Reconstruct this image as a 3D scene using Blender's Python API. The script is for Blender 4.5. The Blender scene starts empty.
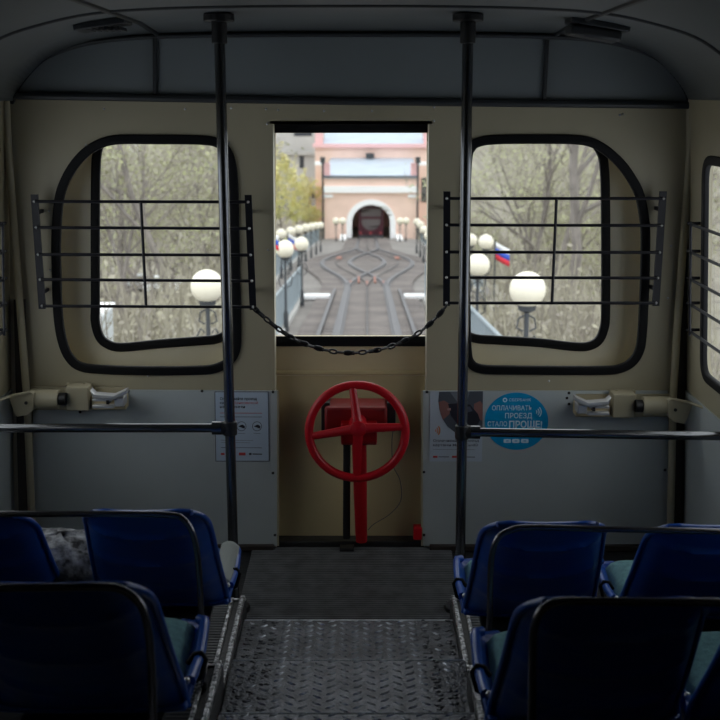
import bpy, bmesh, math, random
from mathutils import Vector, Matrix
SC = bpy.context.scene
COL = SC.collection
PI = math.pi
# ------------------------------------------------------------------ camera
F = 1150.0
TH = math.radians(12.5)
CT, ST = math.cos(TH), math.sin(TH)
EYE = 1.84
XC = -0.035                      # centre line of the car
def slope(py):
    t = (py - 360.0) / F
    return (-ST - t * CT) / (CT - t * ST)
def at(px, py, Y):
    """the point at distance Y ahead of the eye seen in that direction"""
    t = (py - 360.0) / F
    d = Y / (CT - t * ST)
    return Vector(((px - 360.0) / F * d, Y, EYE + d * (-ST - t * CT)))
cam = bpy.data.cameras.new('camera'); cam.sensor_width = 36; cam.lens = 36 * F / 720
camo = bpy.data.objects.new('camera', cam); COL.objects.link(camo)
camo.location = (0, 0, EYE); camo.rotation_euler = (PI / 2 - TH, 0, 0)
cam.clip_start = 0.05; cam.clip_end = 600
cam.dof.use_dof = True; cam.dof.focus_distance = 4.5; cam.dof.aperture_fstop = 4.6
SC.camera = camo
# ------------------------------------------------------------------ materials
def new_mat(name):
    m = bpy.data.materials.new(name); m.use_nodes = True
    nt = m.node_tree; b = nt.nodes['Principled BSDF']
    return m, nt, b
def mat(name, c, rough=.5, metal=0., var=.0, vscale=6., bump=0., bscale=60., c2=None, spec=None, detail=4.):
    m, nt, b = new_mat(name)
    b.inputs['Base Color'].default_value = (*c, 1)
    b.inputs['Roughness'].default_value = rough
    b.inputs['Metallic'].default_value = metal
    if spec is not None: b.inputs['Specular IOR Level'].default_value = spec
    tc = nt.nodes.new('ShaderNodeTexCoord')
    if var > 0 or c2:
        n = nt.nodes.new('ShaderNodeTexNoise'); n.inputs['Scale'].default_value = vscale; n.inputs['Detail'].default_value = detail
        nt.links.new(tc.outputs['Object'], n.inputs['Vector'])
        r = nt.nodes.new('ShaderNodeValToRGB')
        r.color_ramp.elements[0].position = .35; r.color_ramp.elements[1].position = .65
        lo = c2 if c2 else tuple(x * (1 - var) for x in c)
        hi = c if c2 else tuple(min(1, x * (1 + var)) for x in c)
        r.color_ramp.elements[0].color = (*lo, 1); r.color_ramp.elements[1].color = (*hi, 1)
        nt.links.new(n.outputs['Fac'], r.inputs['Fac']); nt.links.new(r.outputs['Color'], b.inputs['Base Color'])
    if bump > 0:
        n = nt.nodes.new('ShaderNodeTexNoise'); n.inputs['Scale'].default_value = bscale; n.inputs['Detail'].default_value = 3
        nt.links.new(tc.outputs['Object'], n.inputs['Vector'])
        bp = nt.nodes.new('ShaderNodeBump'); bp.inputs['Strength'].default_value = bump; bp.inputs['Distance'].default_value = .01
        nt.links.new(n.outputs['Fac'], bp.inputs['Height']); nt.links.new(bp.outputs['Normal'], b.inputs['Normal'])
    return m
M = {}
M['beige'] = mat('beige paint', (.43, .385, .265), .45, var=.04, vscale=3, bump=.03, bscale=25)
M['cream'] = mat('cream paint', (.58, .475, .265), .45, var=.04, vscale=4)
M['olive'] = mat('tan paint', (.66, .55, .33), .5, var=.04)  # tan raised in tone for the light in the window recesses
M['liner'] = mat('lightened beige paint', (.70, .66, .52), .5, var=.04, vscale=4)  # wall beige lightened to stand for the light reaching the recesses
M['greypanel'] = mat('grey laminate', (.50, .545, .55), .40, var=.04, vscale=3)
M['ceil'] = mat('darkened ceiling grey', (.125, .138, .143), .5, var=.05, vscale=2)  # upper panel grey, darkened to stand for dimmer light overhead
M['upper'] = mat('grey upper panel paint', (.20, .222, .23), .5, var=.05, vscale=2)
M['nosing'] = mat('polished step edge', (.72, .76, .84), .30, metal=.85, var=.25, vscale=20)
M['trimdark'] = mat('dark trim', (.03, .033, .036), .5)
M['rubber'] = mat('black rubber', (.006, .006, .007), .6, spec=.2)
M['gap'] = mat('dark brown strip', (.03, .022, .018), .6)
M['rod'] = mat('dark rod paint', (.010, .010, .014), .4, spec=.25)
M['pole'] = mat('dark steel pole', (.15, .155, .165), .16, metal=.9)
M['railm'] = mat('worn black tube', (.18, .18, .20), .2, metal=.9)
M['chrome'] = mat('chrome', (.8, .8, .82), .12, metal=1)
M['latch'] = mat('bright dulled chrome', (.62, .62, .63), .40, metal=.75)  # chrome, dulled and lightened to stand for its bright window reflection
M['screw'] = mat('screw steel', (.6, .6, .6), .3, metal=1)
M['red'] = mat('red enamel', (.56, .006, .016), .35)
M['darkred'] = mat('dark red paint', (.25, .012, .014), .5)
M['black'] = mat('black paint', (.012, .012, .013), .45)
M['blue'] = mat('blue plastic', (.008, .070, .36), .33)
M['bluepad'] = mat('blue striped cloth', (.03, .12, .32), .9, c2=(.10, .2, .38), vscale=40)
M['greycloth'] = mat('grey cloth', (.30, .325, .31), .95, bump=.4, bscale=300)
M['teal'] = mat('teal fabric', (.14, .30, .33), .95, var=.15, vscale=60, bump=.4, bscale=250)
M['bundle'] = mat('grey patterned fabric', (.46, .47, .50), .95, c2=(.03, .03, .035), vscale=26, bump=.5, bscale=60, detail=6)
M['ribbed'] = mat('ribbed rubber mat', (.12, .124, .13), .34, var=.25, vscale=14)
M['tread'] = mat('worn tread steel', (.10, .105, .12), .34, metal=.5, var=.35, vscale=18, bump=.5, bscale=80)
M['bars'] = mat('polished bars with painted highlights', (.60, .63, .70), .30, metal=.8, var=.3, vscale=12)  # worn bar tops, lightened further to carry their highlights
M['worn'] = mat('worn edge with painted glints', (.85, .86, .90), .28, metal=.9, c2=(.05, .05, .055), vscale=75, bump=.6, bscale=120)  # worn metal; the light and dark noise also paints specular speckle
M['darkfloor'] = mat('dark floor', (.02, .02, .022), .5, bump=.3, bscale=40)
M['paper'] = mat('white paper', (.55, .62, .70), .4)
M['paper2'] = mat('pale blue paper', (.52, .62, .74), .4)
M['ink'] = mat('black ink', (.02, .02, .03), .5)
M['inkgrey'] = mat('grey ink', (.09, .10, .13), .5)
M['inkred'] = mat('red ink', (.55, .05, .05), .5)
M['inkor'] = mat('orange ink', (.75, .25, .05), .5)
M['stick'] = mat('cyan sticker', (.0, .33, .66), .35)
M['inkw'] = mat('pale ink', (.72, .90, 1.0), .5)
M['skin'] = mat('printed skin tone', (.30, .14, .12), .5)
M['photo'] = mat('printed grey', (.09, .10, .12), .4)
M['vent'] = mat('dark vent', (.035, .037, .04), .5)
def glass_mat():
    m = bpy.data.materials.new('window glass'); m.use_nodes = True; nt = m.node_tree; nt.nodes.clear()
    o = nt.nodes.new('ShaderNodeOutputMaterial'); mx = nt.nodes.new('ShaderNodeMixShader')
    t = nt.nodes.new('ShaderNodeBsdfTransparent'); t.inputs[0].default_value = (.96, .97, .96, 1)
    g = nt.nodes.new('ShaderNodeBsdfGlossy'); g.inputs['Roughness'].default_value = .02
    lw = nt.nodes.new('ShaderNodeLayerWeight'); lw.inputs[0].default_value = .5
    pw = nt.nodes.new('ShaderNodeMath'); pw.operation = 'POWER'; pw.inputs[1].default_value = 5; nt.links.new(lw.outputs['Facing'], pw.inputs[0])
    f = nt.nodes.new('ShaderNodeMath'); f.operation = 'MULTIPLY_ADD'; f.inputs[1].default_value = .55; f.inputs[2].default_value = .02; nt.links.new(pw.outputs[0], f.inputs[0])
    nt.links.new(f.outputs[0], mx.inputs[0]); nt.links.new(t.outputs[0], mx.inputs[1]); nt.links.new(g.outputs[0], mx.inputs[2])
    nt.links.new(mx.outputs[0], o.inputs[0]); return m
M['glass'] = glass_mat()
# outdoors
M['hill'] = mat('dry hillside', (.36, .34, .275), .95, c2=(.25, .225, .19), vscale=.25, detail=8)
M['bed'] = mat('trackbed', (.235, .205, .19), .9, c2=(.15, .13, .125), vscale=.8, detail=6)
M['ground'] = mat('slope concrete', (.25, .23, .215), .9, c2=(.18, .165, .155), vscale=.6, detail=6)
M['grass'] = mat('pale grass', (.28, .36, .13), .95, c2=(.36, .36, .2), vscale=.6)
M['railsteel'] = mat('rail steel', (.085, .08, .085), .5, metal=.3)
M['orange'] = mat('orange rust', (.36, .17, .13), .85)
M['globe'] = mat('milky globe', (.90, .84, .68), .35)
M['post'] = mat('lamp post paint', (.05, .055, .06), .5)
M['fence'] = mat('blue grey fence paint', (.30, .35, .38), .6)
M['pink'] = mat('pink plaster', (.90, .66, .56), .85, var=.04, vscale=.8)
M['pink2'] = mat('rose plaster', (.84, .52, .52), .85)
M['roof'] = mat('pale blue roof', (.44, .51, .59), .5, var=.05, vscale=.7)
M['white'] = mat('white plaster', (.96, .96, .97), .8)
M['greyb'] = mat('grey concrete block', (.50, .49, .47), .85, var=.1, vscale=.5)
M['winb'] = mat('dark house window', (.05, .055, .07), .2)
M['carred'] = mat('maroon car paint', (.07, .012, .022), .4)
M['carglass'] = mat('grey car glass', (.16, .14, .14), .15)
M['tail'] = mat('red lamp lens', (.30, .03, .04), .3)
M['bark'] = mat('grey bark', (.23, .205, .185), .95, var=.2, vscale=3)
M['leaf'] = mat('spring leaf', (.50, .51, .28), .9, c2=(.36, .36, .25), vscale=1.5)
M['leaf2'] = mat('yellow spring leaf', (.86, .78, .40), .9, c2=(.68, .68, .36), vscale=1.)
M['twig'] = mat('budding twig', (.42, .385, .33), .95)
M['fw'] = mat('flag white', (.9, .9, .9), .8); M['fb'] = mat('flag blue', (.05, .12, .6), .8); M['fr'] = mat('flag red', (.7, .04, .06), .8)
M['carwhite'] = mat('white car paint', (.8, .82, .84), .3)
M['orangewall'] = mat('orange wall', (.72, .40, .25), .85)
M['bluesign'] = mat('blue sign', (.12, .22, .45), .6)
# ------------------------------------------------------------------ mesh helpers
def P2(x): return x if isinstance(x, Vector) else Vector(x)
class MB:
    def __init__(s): s.v = []; s.f = []
    def add(s, vs, fs):
        o = len(s.v); s.v += [tuple(v) for v in vs]; s.f += [tuple(i + o for i in f) for f in fs]; return s
    def box(s, c, size, rot=None):
        c = P2(c); hx, hy, hz = size[0] / 2, size[1] / 2, size[2] / 2
        vs = [Vector((x, y, z)) for x in (-hx, hx) for y in (-hy, hy) for z in (-hz, hz)]
        if rot is not None: vs = [rot @ v for v in vs]
        return s.add([v + c for v in vs], [(0, 1, 3, 2), (4, 6, 7, 5), (0, 4, 5, 1), (2, 3, 7, 6), (0, 2, 6, 4), (1, 5, 7, 3)])
    def hexa(s, a, b):
        """a: 4 points, b: 4 matching points"""
        return s.add(list(a) + list(b), [(0, 1, 2, 3), (7, 6, 5, 4), (0, 4, 5, 1), (1, 5, 6, 2), (2, 6, 7, 3), (3, 7, 4, 0)])
    def tube(s, pts, r, n=10, closed=False, r2=None, caps=True, squash=None):
        pts = [P2(p) for p in pts]; N = len(pts); rings = []; up = None
        for i, p in enumerate(pts):
            a = pts[(i - 1) % N] if (closed or i > 0) else p
            b = pts[(i + 1) % N] if (closed or i < N - 1) else p
            t = (b - a)
            if t.length < 1e-9: t = Vector((0, 0, 1))
            t.normalize()
            if up is None:
                up = Vector((0, -1, 0)) if abs(t.y) < .9 else Vector((1, 0, 0))
            u = up - t * up.dot(t)
            if u.length < 1e-6: u = t.orthogonal()
            u.normalize(); w = t.cross(u); up = u
            rr = r if r2 is None else r + (r2 - r) * i / max(1, N - 1)
            if isinstance(r, (list, tuple)): rr = r[i]
            a_, b_ = (1, 1) if squash is None else squash
            rings.append([p + (u * math.cos(k * 2 * PI / n) * a_ + w * math.sin(k * 2 * PI / n) * b_) * rr for k in range(n)])
        vs = [v for R in rings for v in R]; fs = []
        for i in range(N if closed else N - 1):
            j = (i + 1) % N
            for k in range(n):
                l = (k + 1) % n
                fs.append((i * n + k, i * n + l, j * n + l, j * n + k))
        if caps and not closed:
            fs.append(tuple(range(n - 1, -1, -1))); fs.append(tuple((N - 1) * n + k for k in range(n)))
        return s.add(vs, fs)
    def ball(s, c, r, n=16, m=10, sq=(1, 1, 1)):
        c = P2(c); vs = []; fs = []
        for i in range(m + 1):
            a = PI * i / m
            for k in range(n):
                b = 2 * PI * k / n
                vs.append(c + Vector((math.sin(a) * math.cos(b) * r * sq[0], math.sin(a) * math.sin(b) * r * sq[1], math.cos(a) * r * sq[2])))
        for i in range(m):
            for k in range(n):
                l = (k + 1) % n
                fs.append((i * n + k, (i + 1) * n + k, (i + 1) * n + l, i * n + l))
        return s.add(vs, fs)
    def build(s, name, m, parent=None, bevel=0., smooth=True, solid=0., ang=40):
        me = bpy.data.meshes.new(name); me.from_pydata(s.v, [], s.f); me.update()
        return link(name, me, m, parent, bevel, smooth, solid, ang)
def link(name, me, m, parent=None, bevel=0., smooth=True, solid=0., ang=40):
    bm = bmesh.new(); bm.from_mesh(me); bmesh.ops.remove_doubles(bm, verts=bm.verts, dist=1e-6)
    bmesh.ops.recalc_face_normals(bm, faces=bm.faces); bm.to_mesh(me); bm.free()
    if m is not None: me.materials.append(m)
    if smooth:
        for p in me.polygons: p.use_smooth = True
        me.set_sharp_from_angle(angle=math.radians(ang))
    o = bpy.data.objects.new(name, me); COL.objects.link(o)
    if solid:
        md = o.modifiers.new('thick', 'SOLIDIFY'); md.thickness = abs(solid); md.offset = 1 if solid > 0 else -1
    if bevel:
        md = o.modifiers.new('bevel', 'BEVEL'); md.width = bevel; md.segments = 2; md.limit_method = 'ANGLE'
    if parent is not None:
        o.parent = parent; o.matrix_parent_inverse = Matrix.Translation(-parent.location) if parent.type == 'EMPTY' else Matrix.Identity(4)
    return o
def thing(name, label, cat, loc, group=None):
    o = bpy.data.objects.new(name, None); o.empty_display_size = .1; COL.objects.link(o)
    o.location = loc; o['label'] = label; o['category'] = cat
    if group: o['group'] = group
    return o
def tag(o, label, cat, group=None):
    o['label'] = label; o['category'] = cat
    if group: o['group'] = group
    return o
def struct(o): o['kind'] = 'structure'; return o
def plate_mesh(loops, origin, U, V, depth, bevel=0.):
    """flat plate with holes; its front face on the plane, its thickness behind (away from U x V)"""
    cu = bpy.data.curves.new('outline', 'CURVE'); cu.dimensions = '2D'; cu.fill_mode = 'BOTH'
    cu.extrude = max(depth / 2 - bevel, 0); cu.bevel_depth = bevel; cu.bevel_resolution = 2 if bevel else 0
    if bevel: cu.offset = -bevel
    for lp in loops:
        sp = cu.splines.new('POLY'); sp.points.add(len(lp) - 1)
        for p, q in zip(sp.points, lp): p.co = (q[0], q[1], 0, 1)
        sp.use_cyclic_u = True
    ob = bpy.data.objects.new('outline', cu); COL.objects.link(ob)
    dg = bpy.context.evaluated_depsgraph_get(); dg.update()
    me = bpy.data.meshes.new_from_object(ob.evaluated_get(dg))
    bpy.data.objects.remove(ob); bpy.data.curves.remove(cu)
    U = P2(U).normalized(); V = P2(V).normalized(); N = U.cross(V); O = P2(origin)
    for v in me.vertices:
        c = v.co.copy(); v.co = O + U * c.x + V * c.y + N * (c.z - depth / 2)
    me.materials.clear()
    return me
def plate(name, loops, m, Y, depth, parent=None, bevel=0.):
    """upright plate across the car; loops in world x, z; front face at Y"""
    return link(name, plate_mesh(loops, (0, Y, 0), (1, 0, 0), (0, 0, 1), depth, bevel), m, parent)
def px_loop(pts, Y): return [(p.x, p.z) for p in (at(x, y, Y) for x, y in pts)]
def catmull(pts, n=6, closed=True):
    out = []; N = len(pts)
    pts = [Vector(p) for p in pts]
    for i in range(N if closed else N - 1):
        g = lambda k: pts[k % N] if closed else pts[min(max(k, 0), N - 1)]
        a, b, c, d = g(i - 1), g(i), g(i + 1), g(i + 2)
        for k in range(n):
            t = k / n
            out.append(.5 * ((2 * b) + (c - a) * t + (2 * a - 5 * b + 4 * c - d) * t * t + (3 * b - a - 3 * c + d) * t ** 3))
    if not closed: out.append(pts[-1])
    return out
def roundpoly(corners, rad, n=7):
    out = []; N = len(corners)
    for i in range(N):
        p = Vector(corners[i]); a = Vector(corners[i - 1]); b = Vector(corners[(i + 1) % N])
        r = rad[i] if isinstance(rad, (list, tuple)) else rad
        u = (a - p).normalized() * r; w = (b - p).normalized() * r
        for k in range(n + 1):
            t = k / n
            out.append(p + u * (1 - t) ** 2 + w * t ** 2)
    return out
def inset(loop, d):
    """shrink a closed 2-D loop by d"""
    L = [Vector(p) for p in loop]; N = len(L)
    A = sum(L[i - 1].x * L[i].y - L[i].x * L[i - 1].y for i in range(N)); s = 1 if A > 0 else -1
    out = []
    for i in range(N):
        t = (L[(i + 1) % N] - L[i - 1])
        if t.length < 1e-9: t = Vector((1, 0))
        t.normalize(); out.append(L[i] + Vector((-t.y, t.x)) * d * s)
    return out
def band(name, loop, Y0, Y1, m, parent=None, th=.006):
    """a lining that runs round an opening from one depth to another"""
    return plate(name, [[tuple(p) for p in inset(loop, -th)], [tuple(p) for p in loop]], m, Y0, Y1 - Y0, parent)
def text(name, body, px, py, h_px, Y, m, parent, align='LEFT', w_px=None, bold=0.):
    cu = bpy.data.curves.new('lettering', 'FONT'); cu.body = body; cu.size = 1; cu.align_x = 'LEFT'; cu.resolution_u = 3
    cu.offset = bold
    ob = bpy.data.objects.new('lettering', cu); COL.objects.link(ob)
    dg = bpy.context.evaluated_depsgraph_get(); dg.update()
    me = bpy.data.meshes.new_from_object(ob.evaluated_get(dg)); bpy.data.objects.remove(ob); bpy.data.curves.remove(cu)
    xs = [v.co.x for v in me.vertices]; ys = [v.co.y for v in me.vertices]
    if not xs: return None
    x0, x1 = min(xs), max(xs); cap = .7
    o = at(px, py, Y); sc = (at(px, py - h_px, Y).z - o.z) / cap
    sx = sc if w_px is None else (at(px + w_px, py, Y).x - o.x) / (x1 - x0)
    sh = 0 if align == 'LEFT' else (-(x1 - x0) * sx / 2 if align == 'CENTER' else -(x1 - x0) * sx)
    for v in me.vertices: v.co = Vector((o.x + sh + (v.co.x - x0) * sx, Y, o.z + v.co.y * sc))
    me.materials.clear()
    return link(name, me, m, parent, smooth=False)
def flat(name, pts_px, Y, m, parent, depth=.0006): return plate(name, [[(p[0], p[1]) for p in px_loop(pts_px, Y)]], m, Y, depth, parent)
def circ(cx, cy, r, n=28, a0=0, a1=2 * PI, ry=None): return [(cx + r * math.cos(a0 + (a1 - a0) * k / n), cy + (ry or r) * math.sin(a0 + (a1 - a0) * k / n)) for k in range(n + (0 if abs(a1 - a0) > 6.28 else 1))]
def R4(x0, y0, x1, y1): return [(x0, y0), (x1, y0), (x1, y1), (x0, y1)]
# ------------------------------------------------------------------ the car body
YW = 4.60            # inner lining of the end wall
YS = 4.74            # outer skin
SX0, SX1 = 1.41, 1.31  # half width at floor and at the moulding
ZM = EYE + .004
def WX(sgn, z): return XC + sgn * (wall_x(z) + (.03 if sgn < 0 else 0))
def wall_x(z): return SX0 + (SX1 - SX0) * z / ZM
# the two end windows, traced
wl = [((x) / 2.5714, 120 + y / 2.5714) for x, y in [(133, 300), (134, 400), (138, 500), (149, 570), (170, 618), (205, 645), (270, 653), (380, 656), (500, 655), (555, 650), (596, 630), (617, 595), (621, 540), (619, 440), (616, 300), (613, 170), (606, 105), (590, 68), (560, 46), (510, 39), (400, 38), (310, 38), (262, 46), (220, 68), (185, 103), (157, 150), (140, 205)]]
wr = [(440 + x / 2.5714, 120 + y / 2.5714) for x, y in [(54, 300), (55, 480), (58, 590), (70, 632), (104, 651), (180, 654), (300, 655), (420, 655), (465, 650), (500, 632), (522, 600), (531, 555), (537, 440), (540, 320), (538, 260), (525, 190), (500, 140), (470, 100), (430, 65), (390, 45), (340, 38), (240, 37), (150, 38), (100, 44), (72, 62), (58, 110)]]
WL = [(p.x, p.z) for p in (at(q.x, q.y, YW) for q in catmull(wl, 4))]
WR = [(p.x, p.z) for p in (at(q.x, q.y, YW) for q in catmull(wr, 4))]
sl_px = [(91, 200), (91, 300), (91, 322), (96, 339), (106, 348), (122, 351.5), (160, 348), (200, 345), (218, 343), (230, 336), (235, 318), (236, 240), (235, 170), (232, 148), (222, 136), (204, 132.5), (160, 132), (120, 132.5), (103, 136), (93, 150)]
sr_px = [(457, 240), (457, 318), (461, 335), (474, 342.5), (500, 344.5), (540, 347), (570, 350.5), (588, 350.5), (601, 344), (608, 330), (610, 308), (610, 220), (609, 170), (605, 150), (594, 137), (574, 132.5), (530, 132), (495, 132.5), (472, 136.5), (460, 150)]
SL = [(p.x, p.z) for p in (at(q.x, q.y, YS) for q in catmull(sl_px, 4))]
SR = [(p.x, p.z) for p in (at(q.x, q.y, YS) for q in catmull(sr_px, 4))]
DO = [(p.x, p.z) for p in (at(x, y, YW) for x, y in [(272.5, 124), (429.5, 124), (424.5, 549.5), (276, 549.5)])]
DS = [(DO[0][0] - .02, DO[0][1] + .02), (DO[1][0] + .02, DO[1][1] + .02), (DO[2][0] + .02, -.02), (DO[3][0] - .02, -.02)]
# end wall
ZU = 2.2
outline = [(XC - SX0 - .055, -.03), (XC + SX0 + .02, -.03), (XC + SX1 + .02, ZM), (XC + SX1 + .02, ZU), (XC - SX1 - .055, ZU), (XC - SX1 - .055, ZM)]
wall = struct(plate('wall_front', [outline, [tuple(p) for p in inset(WL, .012)], [tuple(p) for p in inset(WR, .012)], DO], M['beige'], YW, .03))
skin = plate('outer_skin', [outline, [tuple(p) for p in inset(SL, .012)], [tuple(p) for p in inset(SR, .012)], DS], M['liner'], YS, .03, wall)
band('window_jamb', inset(WL, -.004), YW + .03, YS, M['olive'], wall); band('window_jamb', inset(WR, -.004), YW + .03, YS, M['olive'], wall)
# upper panel in the ceiling's grey, without its painted dimness
def mkprof(k): return [(p.x, p.y) for p in catmull(k, 4, False)]
prof = mkprof([(0, 2.143), (.3, 2.142), (.6, 2.135), (.8, 2.12), (.95, 2.09), (1.08, 2.05), (1.17, 1.995), (1.25, 1.93), (1.31, 1.855)])
prof_e = mkprof([(0, 2.108), (.4, 2.107), (.77, 2.10), (.96, 2.085), (1.08, 2.06), (1.19, 2.015), (1.265, 1.945), (1.303, 1.89), (1.314, 1.856)])
def mirror(k): return [(XC - x, z) for x, z in reversed(k)] + [(XC + x, z) for x, z in k[1:]]
full = [(XC - 1.36, 1.858)] + mirror(prof); full_e = [(XC - 1.36, 1.862)] + mirror(prof_e)
plate('upper_panel', [full_e + [(XC + SX1, 1.842), (XC - SX1 - .05, 1.874)]], M['upper'], YW - .008, .008, wall)
# gaskets + panes: the windows of the end wall
for i, (a, b) in enumerate(((WL, SL), (WR, SR))):
    w = struct(plate('window_%d' % (i + 1), [[tuple(p) for p in a], [tuple(p) for p in inset(a, .037)]], M['rubber'], YW - .012, .024, None, .006))
    plate('skin_gasket', [[tuple(p) for p in b], [tuple(p) for p in inset(b, .037)]], M['rubber'], YS - .012, .024, w, .006)
    plate('glass_pane', [[tuple(p) for p in inset(b, .02)]], M['glass'], YS + .016, .004, w)
# door
YD = 4.69
door = struct(plate('door_1', [px_loop([(268, 119), (433, 119), (430, 368), (271, 368)], YD), px_loop(R4(275.3, 133, 427, 336.5), YD)], M['cream'], YD, .03))
fr = [px_loop([(268, 119), (434, 119), (430, 346.5), (271, 346.5)], YD - .012), px_loop([(273.8, 133), (428.5, 132.5), (425.4, 336.5), (276, 336.5)], YD - .012)]
plate('window_gasket', fr, M['rubber'], YD - .012, .011, door, .003)
plate('glass_pane', [px_loop(R4(270, 128, 432, 341), YD + .012)], M['glass'], YD + .012, .004, door)
plate('lower_panel', [[(DO[3][0] - .02, -.02), (DO[2][0] + .02, -.02), (DO[2][0] + .02, at(0, 375, YD).z), (DO[3][0] - .02, at(0, 375, YD).z)]], M['cream'], YD - .012, .03, door)
MB().tube([at(268, 373, YD - .016), at(432, 373, YD - .016)], .011, 8).build('panel_fold', M['cream'], door)
plate('upper_strip', [px_loop(R4(268, 346, 432, 374), YD - .004)], M['olive'], YD - .004, .004, door)
for sx, a, b in ((-1, DO[0], DO[3]), (1, DO[1], DO[2])):
    e = -sx * .002; y0 = YW + .001; y1 = YD - .013
    m = MB(); m.hexa([(a[0] + e, y0, a[1]), (a[0] + sx * .012, y0, a[1]), (b[0] + sx * .012, y0, 0), (b[0] + e, y0, 0)], [(a[0] + e, y1, a[1]), (a[0] + sx * .012, y1, a[1]), (b[0] + sx * .012, y1, 0), (b[0] + e, y1, 0)])
    m.build('door_jamb', M['liner'], wall, smooth=False)
m = MB(); m.box(((DO[0][0] + DO[1][0]) / 2, (YW + YS) / 2, DO[0][1] + .006), (DO[1][0] - DO[0][0] + .02, YS - YW, .012)); m.build('door_head', M['beige'], wall)
m = MB(); m.box((XC, YW + .06, .012), (.74, .10, .03)); struct(m.build('trim_1', M['darkfloor'], None, .004))
# grey dado panels
def dado(name, pts):
    o = struct(plate(name, [px_loop(pts, YW - .012)], M['greypanel'], YW - .012, .012, None, .002)); return o
dl = dado('trim_2', [(33, 389.5), (277.5, 391), (278, 546), (33, 546)])
dr = dado('trim_3', [(423, 391), (668, 391), (669, 546), (421.5, 546)])
def screws(pts, Y, parent, r=.0065, m='black'):
    mb = MB()
    for x, y in pts: mb.ball(at(x, y, Y), r, 8, 4)
    mb.build('screws', M[m], parent)
screws([(80, 412), (128, 391), (202, 391), (273, 392), (273, 473), (275, 535)], YW - .012, dl)
screws([(427, 392), (569, 393), (567, 398), (569, 404), (424, 472), (424, 535), (665, 470)], YW - .012, dr)
screws([(104, 109), (185, 109), (231, 108), (266, 109), (278, 110), (324, 111), (372, 111), (434, 107), (434, 121), (623, 114), (620, 115), (267, 124), (86, 145), (229, 143), (268, 250), (148, 376), (671, 246), (668, 298), (49, 211), (50, 270), (549, 381)], YW, wall, .005, 'screw')
m = MB()
for x, w in ((278, 1), (422, -1)): m.hexa([at(x - 1, 391, YW - .014), at(x + 1, 391, YW - .014), at(x + 1, 546, YW - .014), at(x - 1, 546, YW - .014)], [at(x - 1, 391, YW), at(x + 1, 391, YW), at(x + 1, 546, YW), at(x - 1, 546, YW)])
m.build('panel_edge', M['beige'], wall, smooth=False)
# dark skirting below the dado panels
m = MB(); m.box((XC - .83, YW - .02, .012), (1.0, .03, .024)); struct(m.build('baseboard_left', M['gap'], None, .003))
m = MB(); m.box((XC + .83, YW - .02, .012), (1.0, .03, .024)); struct(m.build('baseboard_right', M['gap'], None, .003))
# moulding between wall and upper panel
m = MB(); m.tube([at(0, 95.5, YW - .025), at(350, 101.5, YW - .025), at(700, 105.5, YW - .025)], .014, 8); mo = struct(m.build('trim_4', M['trimdark']))
# ceiling
YB = -1.3
m = MB(); n = len(full)
vs = [(x, YB, z) for x, z in full] + [(x, 4.2, z) for x, z in full] + [(x, YS, z) for x, z in full_e]
m.add(vs, [(i + q, i + 1 + q, n + i + 1 + q, n + i + q) for q in (0, n) for i in range(n - 1)])
ceil = struct(m.build('ceiling', M['ceil'], None, solid=.03))
def arch(name, Y, d, r, clip=None):
    pts = [(x, Y, z - d) for x, z in (full_e if Y > 4.4 else full)]
    return struct(MB().tube(pts, r, 8).build(name, M['trimdark']))
arch('trim_5', YW - .016, .004, .009); arch('trim_6', 3.72, 0, .008)
def zc(x, y=0.):
    x = abs(x); f = min(1, max(0, (y - 4.2) / (YS - 4.2))); r = []
    for k in (prof, prof_e):
        v = k[-1][1]
        for (a, b), (c, d) in zip(k, k[1:]):
            if a <= x <= c: v = b + (d - b) * (x - a) / (c - a); break
        r.append(v)
    return r[0] * (1 - f) + r[1] * f
k = 7
for xx in (-.745, .79):
    z = zc(xx)
    struct(MB().tube([(XC + xx, YW - .014, zc(xx, YW)), (XC + xx, 4.2, z), (XC + xx + .02 * (1 if xx > 0 else -1), 1.0, z)], .010, 8).build('trim_%d' % k, M['trimdark'])); k += 1
for px in (155, 547):
    a, b = at(px, 37 if px < 300 else 40, YW - .016), at(px - (0 if px < 300 else 3), 98 if px < 300 else 102, YW - .016)
    struct(MB().tube([a, b], .009, 8).build('trim_%d' % k, M['trimdark'])); k += 1
# side walls
def side(name, sgn):
    V = Vector((sgn * (SX1 - SX0), 0, ZM)); L = V.length
    U = Vector((0, -1, 0)) if sgn > 0 else Vector((0, 1, 0))
    O = Vector((XC + sgn * SX0, YS + .03, 0)) if sgn > 0 else Vector((XC + sgn * SX0 - .03, YB, 0))
    tot = YS + .03 - YB
    u_of = (lambda y: YS + .03 - y) if sgn > 0 else (lambda y: y - YB)
    v_of = lambda z: z / ZM * L
    holes = []; wins = []
    for (y0, y1) in SIDEWIN:
        a, b = sorted((u_of(y0), u_of(y1)))
        lp = roundpoly([(a, v_of(.80)), (b, v_of(.80)), (b, v_of(1.66)), (a, v_of(1.66))], .10)
        wins.append(lp); holes.append([tuple(p) for p in inset(lp, .012)])
    o = struct(link(name, plate_mesh([[(0, -.03), (tot, -.03), (tot, L + .36), (0, L + .36)]] + holes, O, U, V, .03), M['beige']))
    for lp in wins:
        global NWIN
        NWIN += 1
        N = U.cross(V).normalized()
        w = struct(link('window_%d' % NWIN, plate_mesh([[tuple(p) for p in lp], [tuple(p) for p in inset(lp, .035)]], O + N * .010, U, V, .022, .005), M['rubber']))
        link('glass_pane', plate_mesh([[tuple(p) for p in inset(lp, .018)]], O - N * .014, U, V, .004), M['glass'], w)
    # grey lower lining
    N = U.cross(V).normalized()
    link('lower_lining', plate_mesh([R4(.0, v_of(.02), tot, v_of(.70))], O + N * .006, U, V, .006), M['greypanel'], o)
    return o
NWIN = 2
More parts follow.
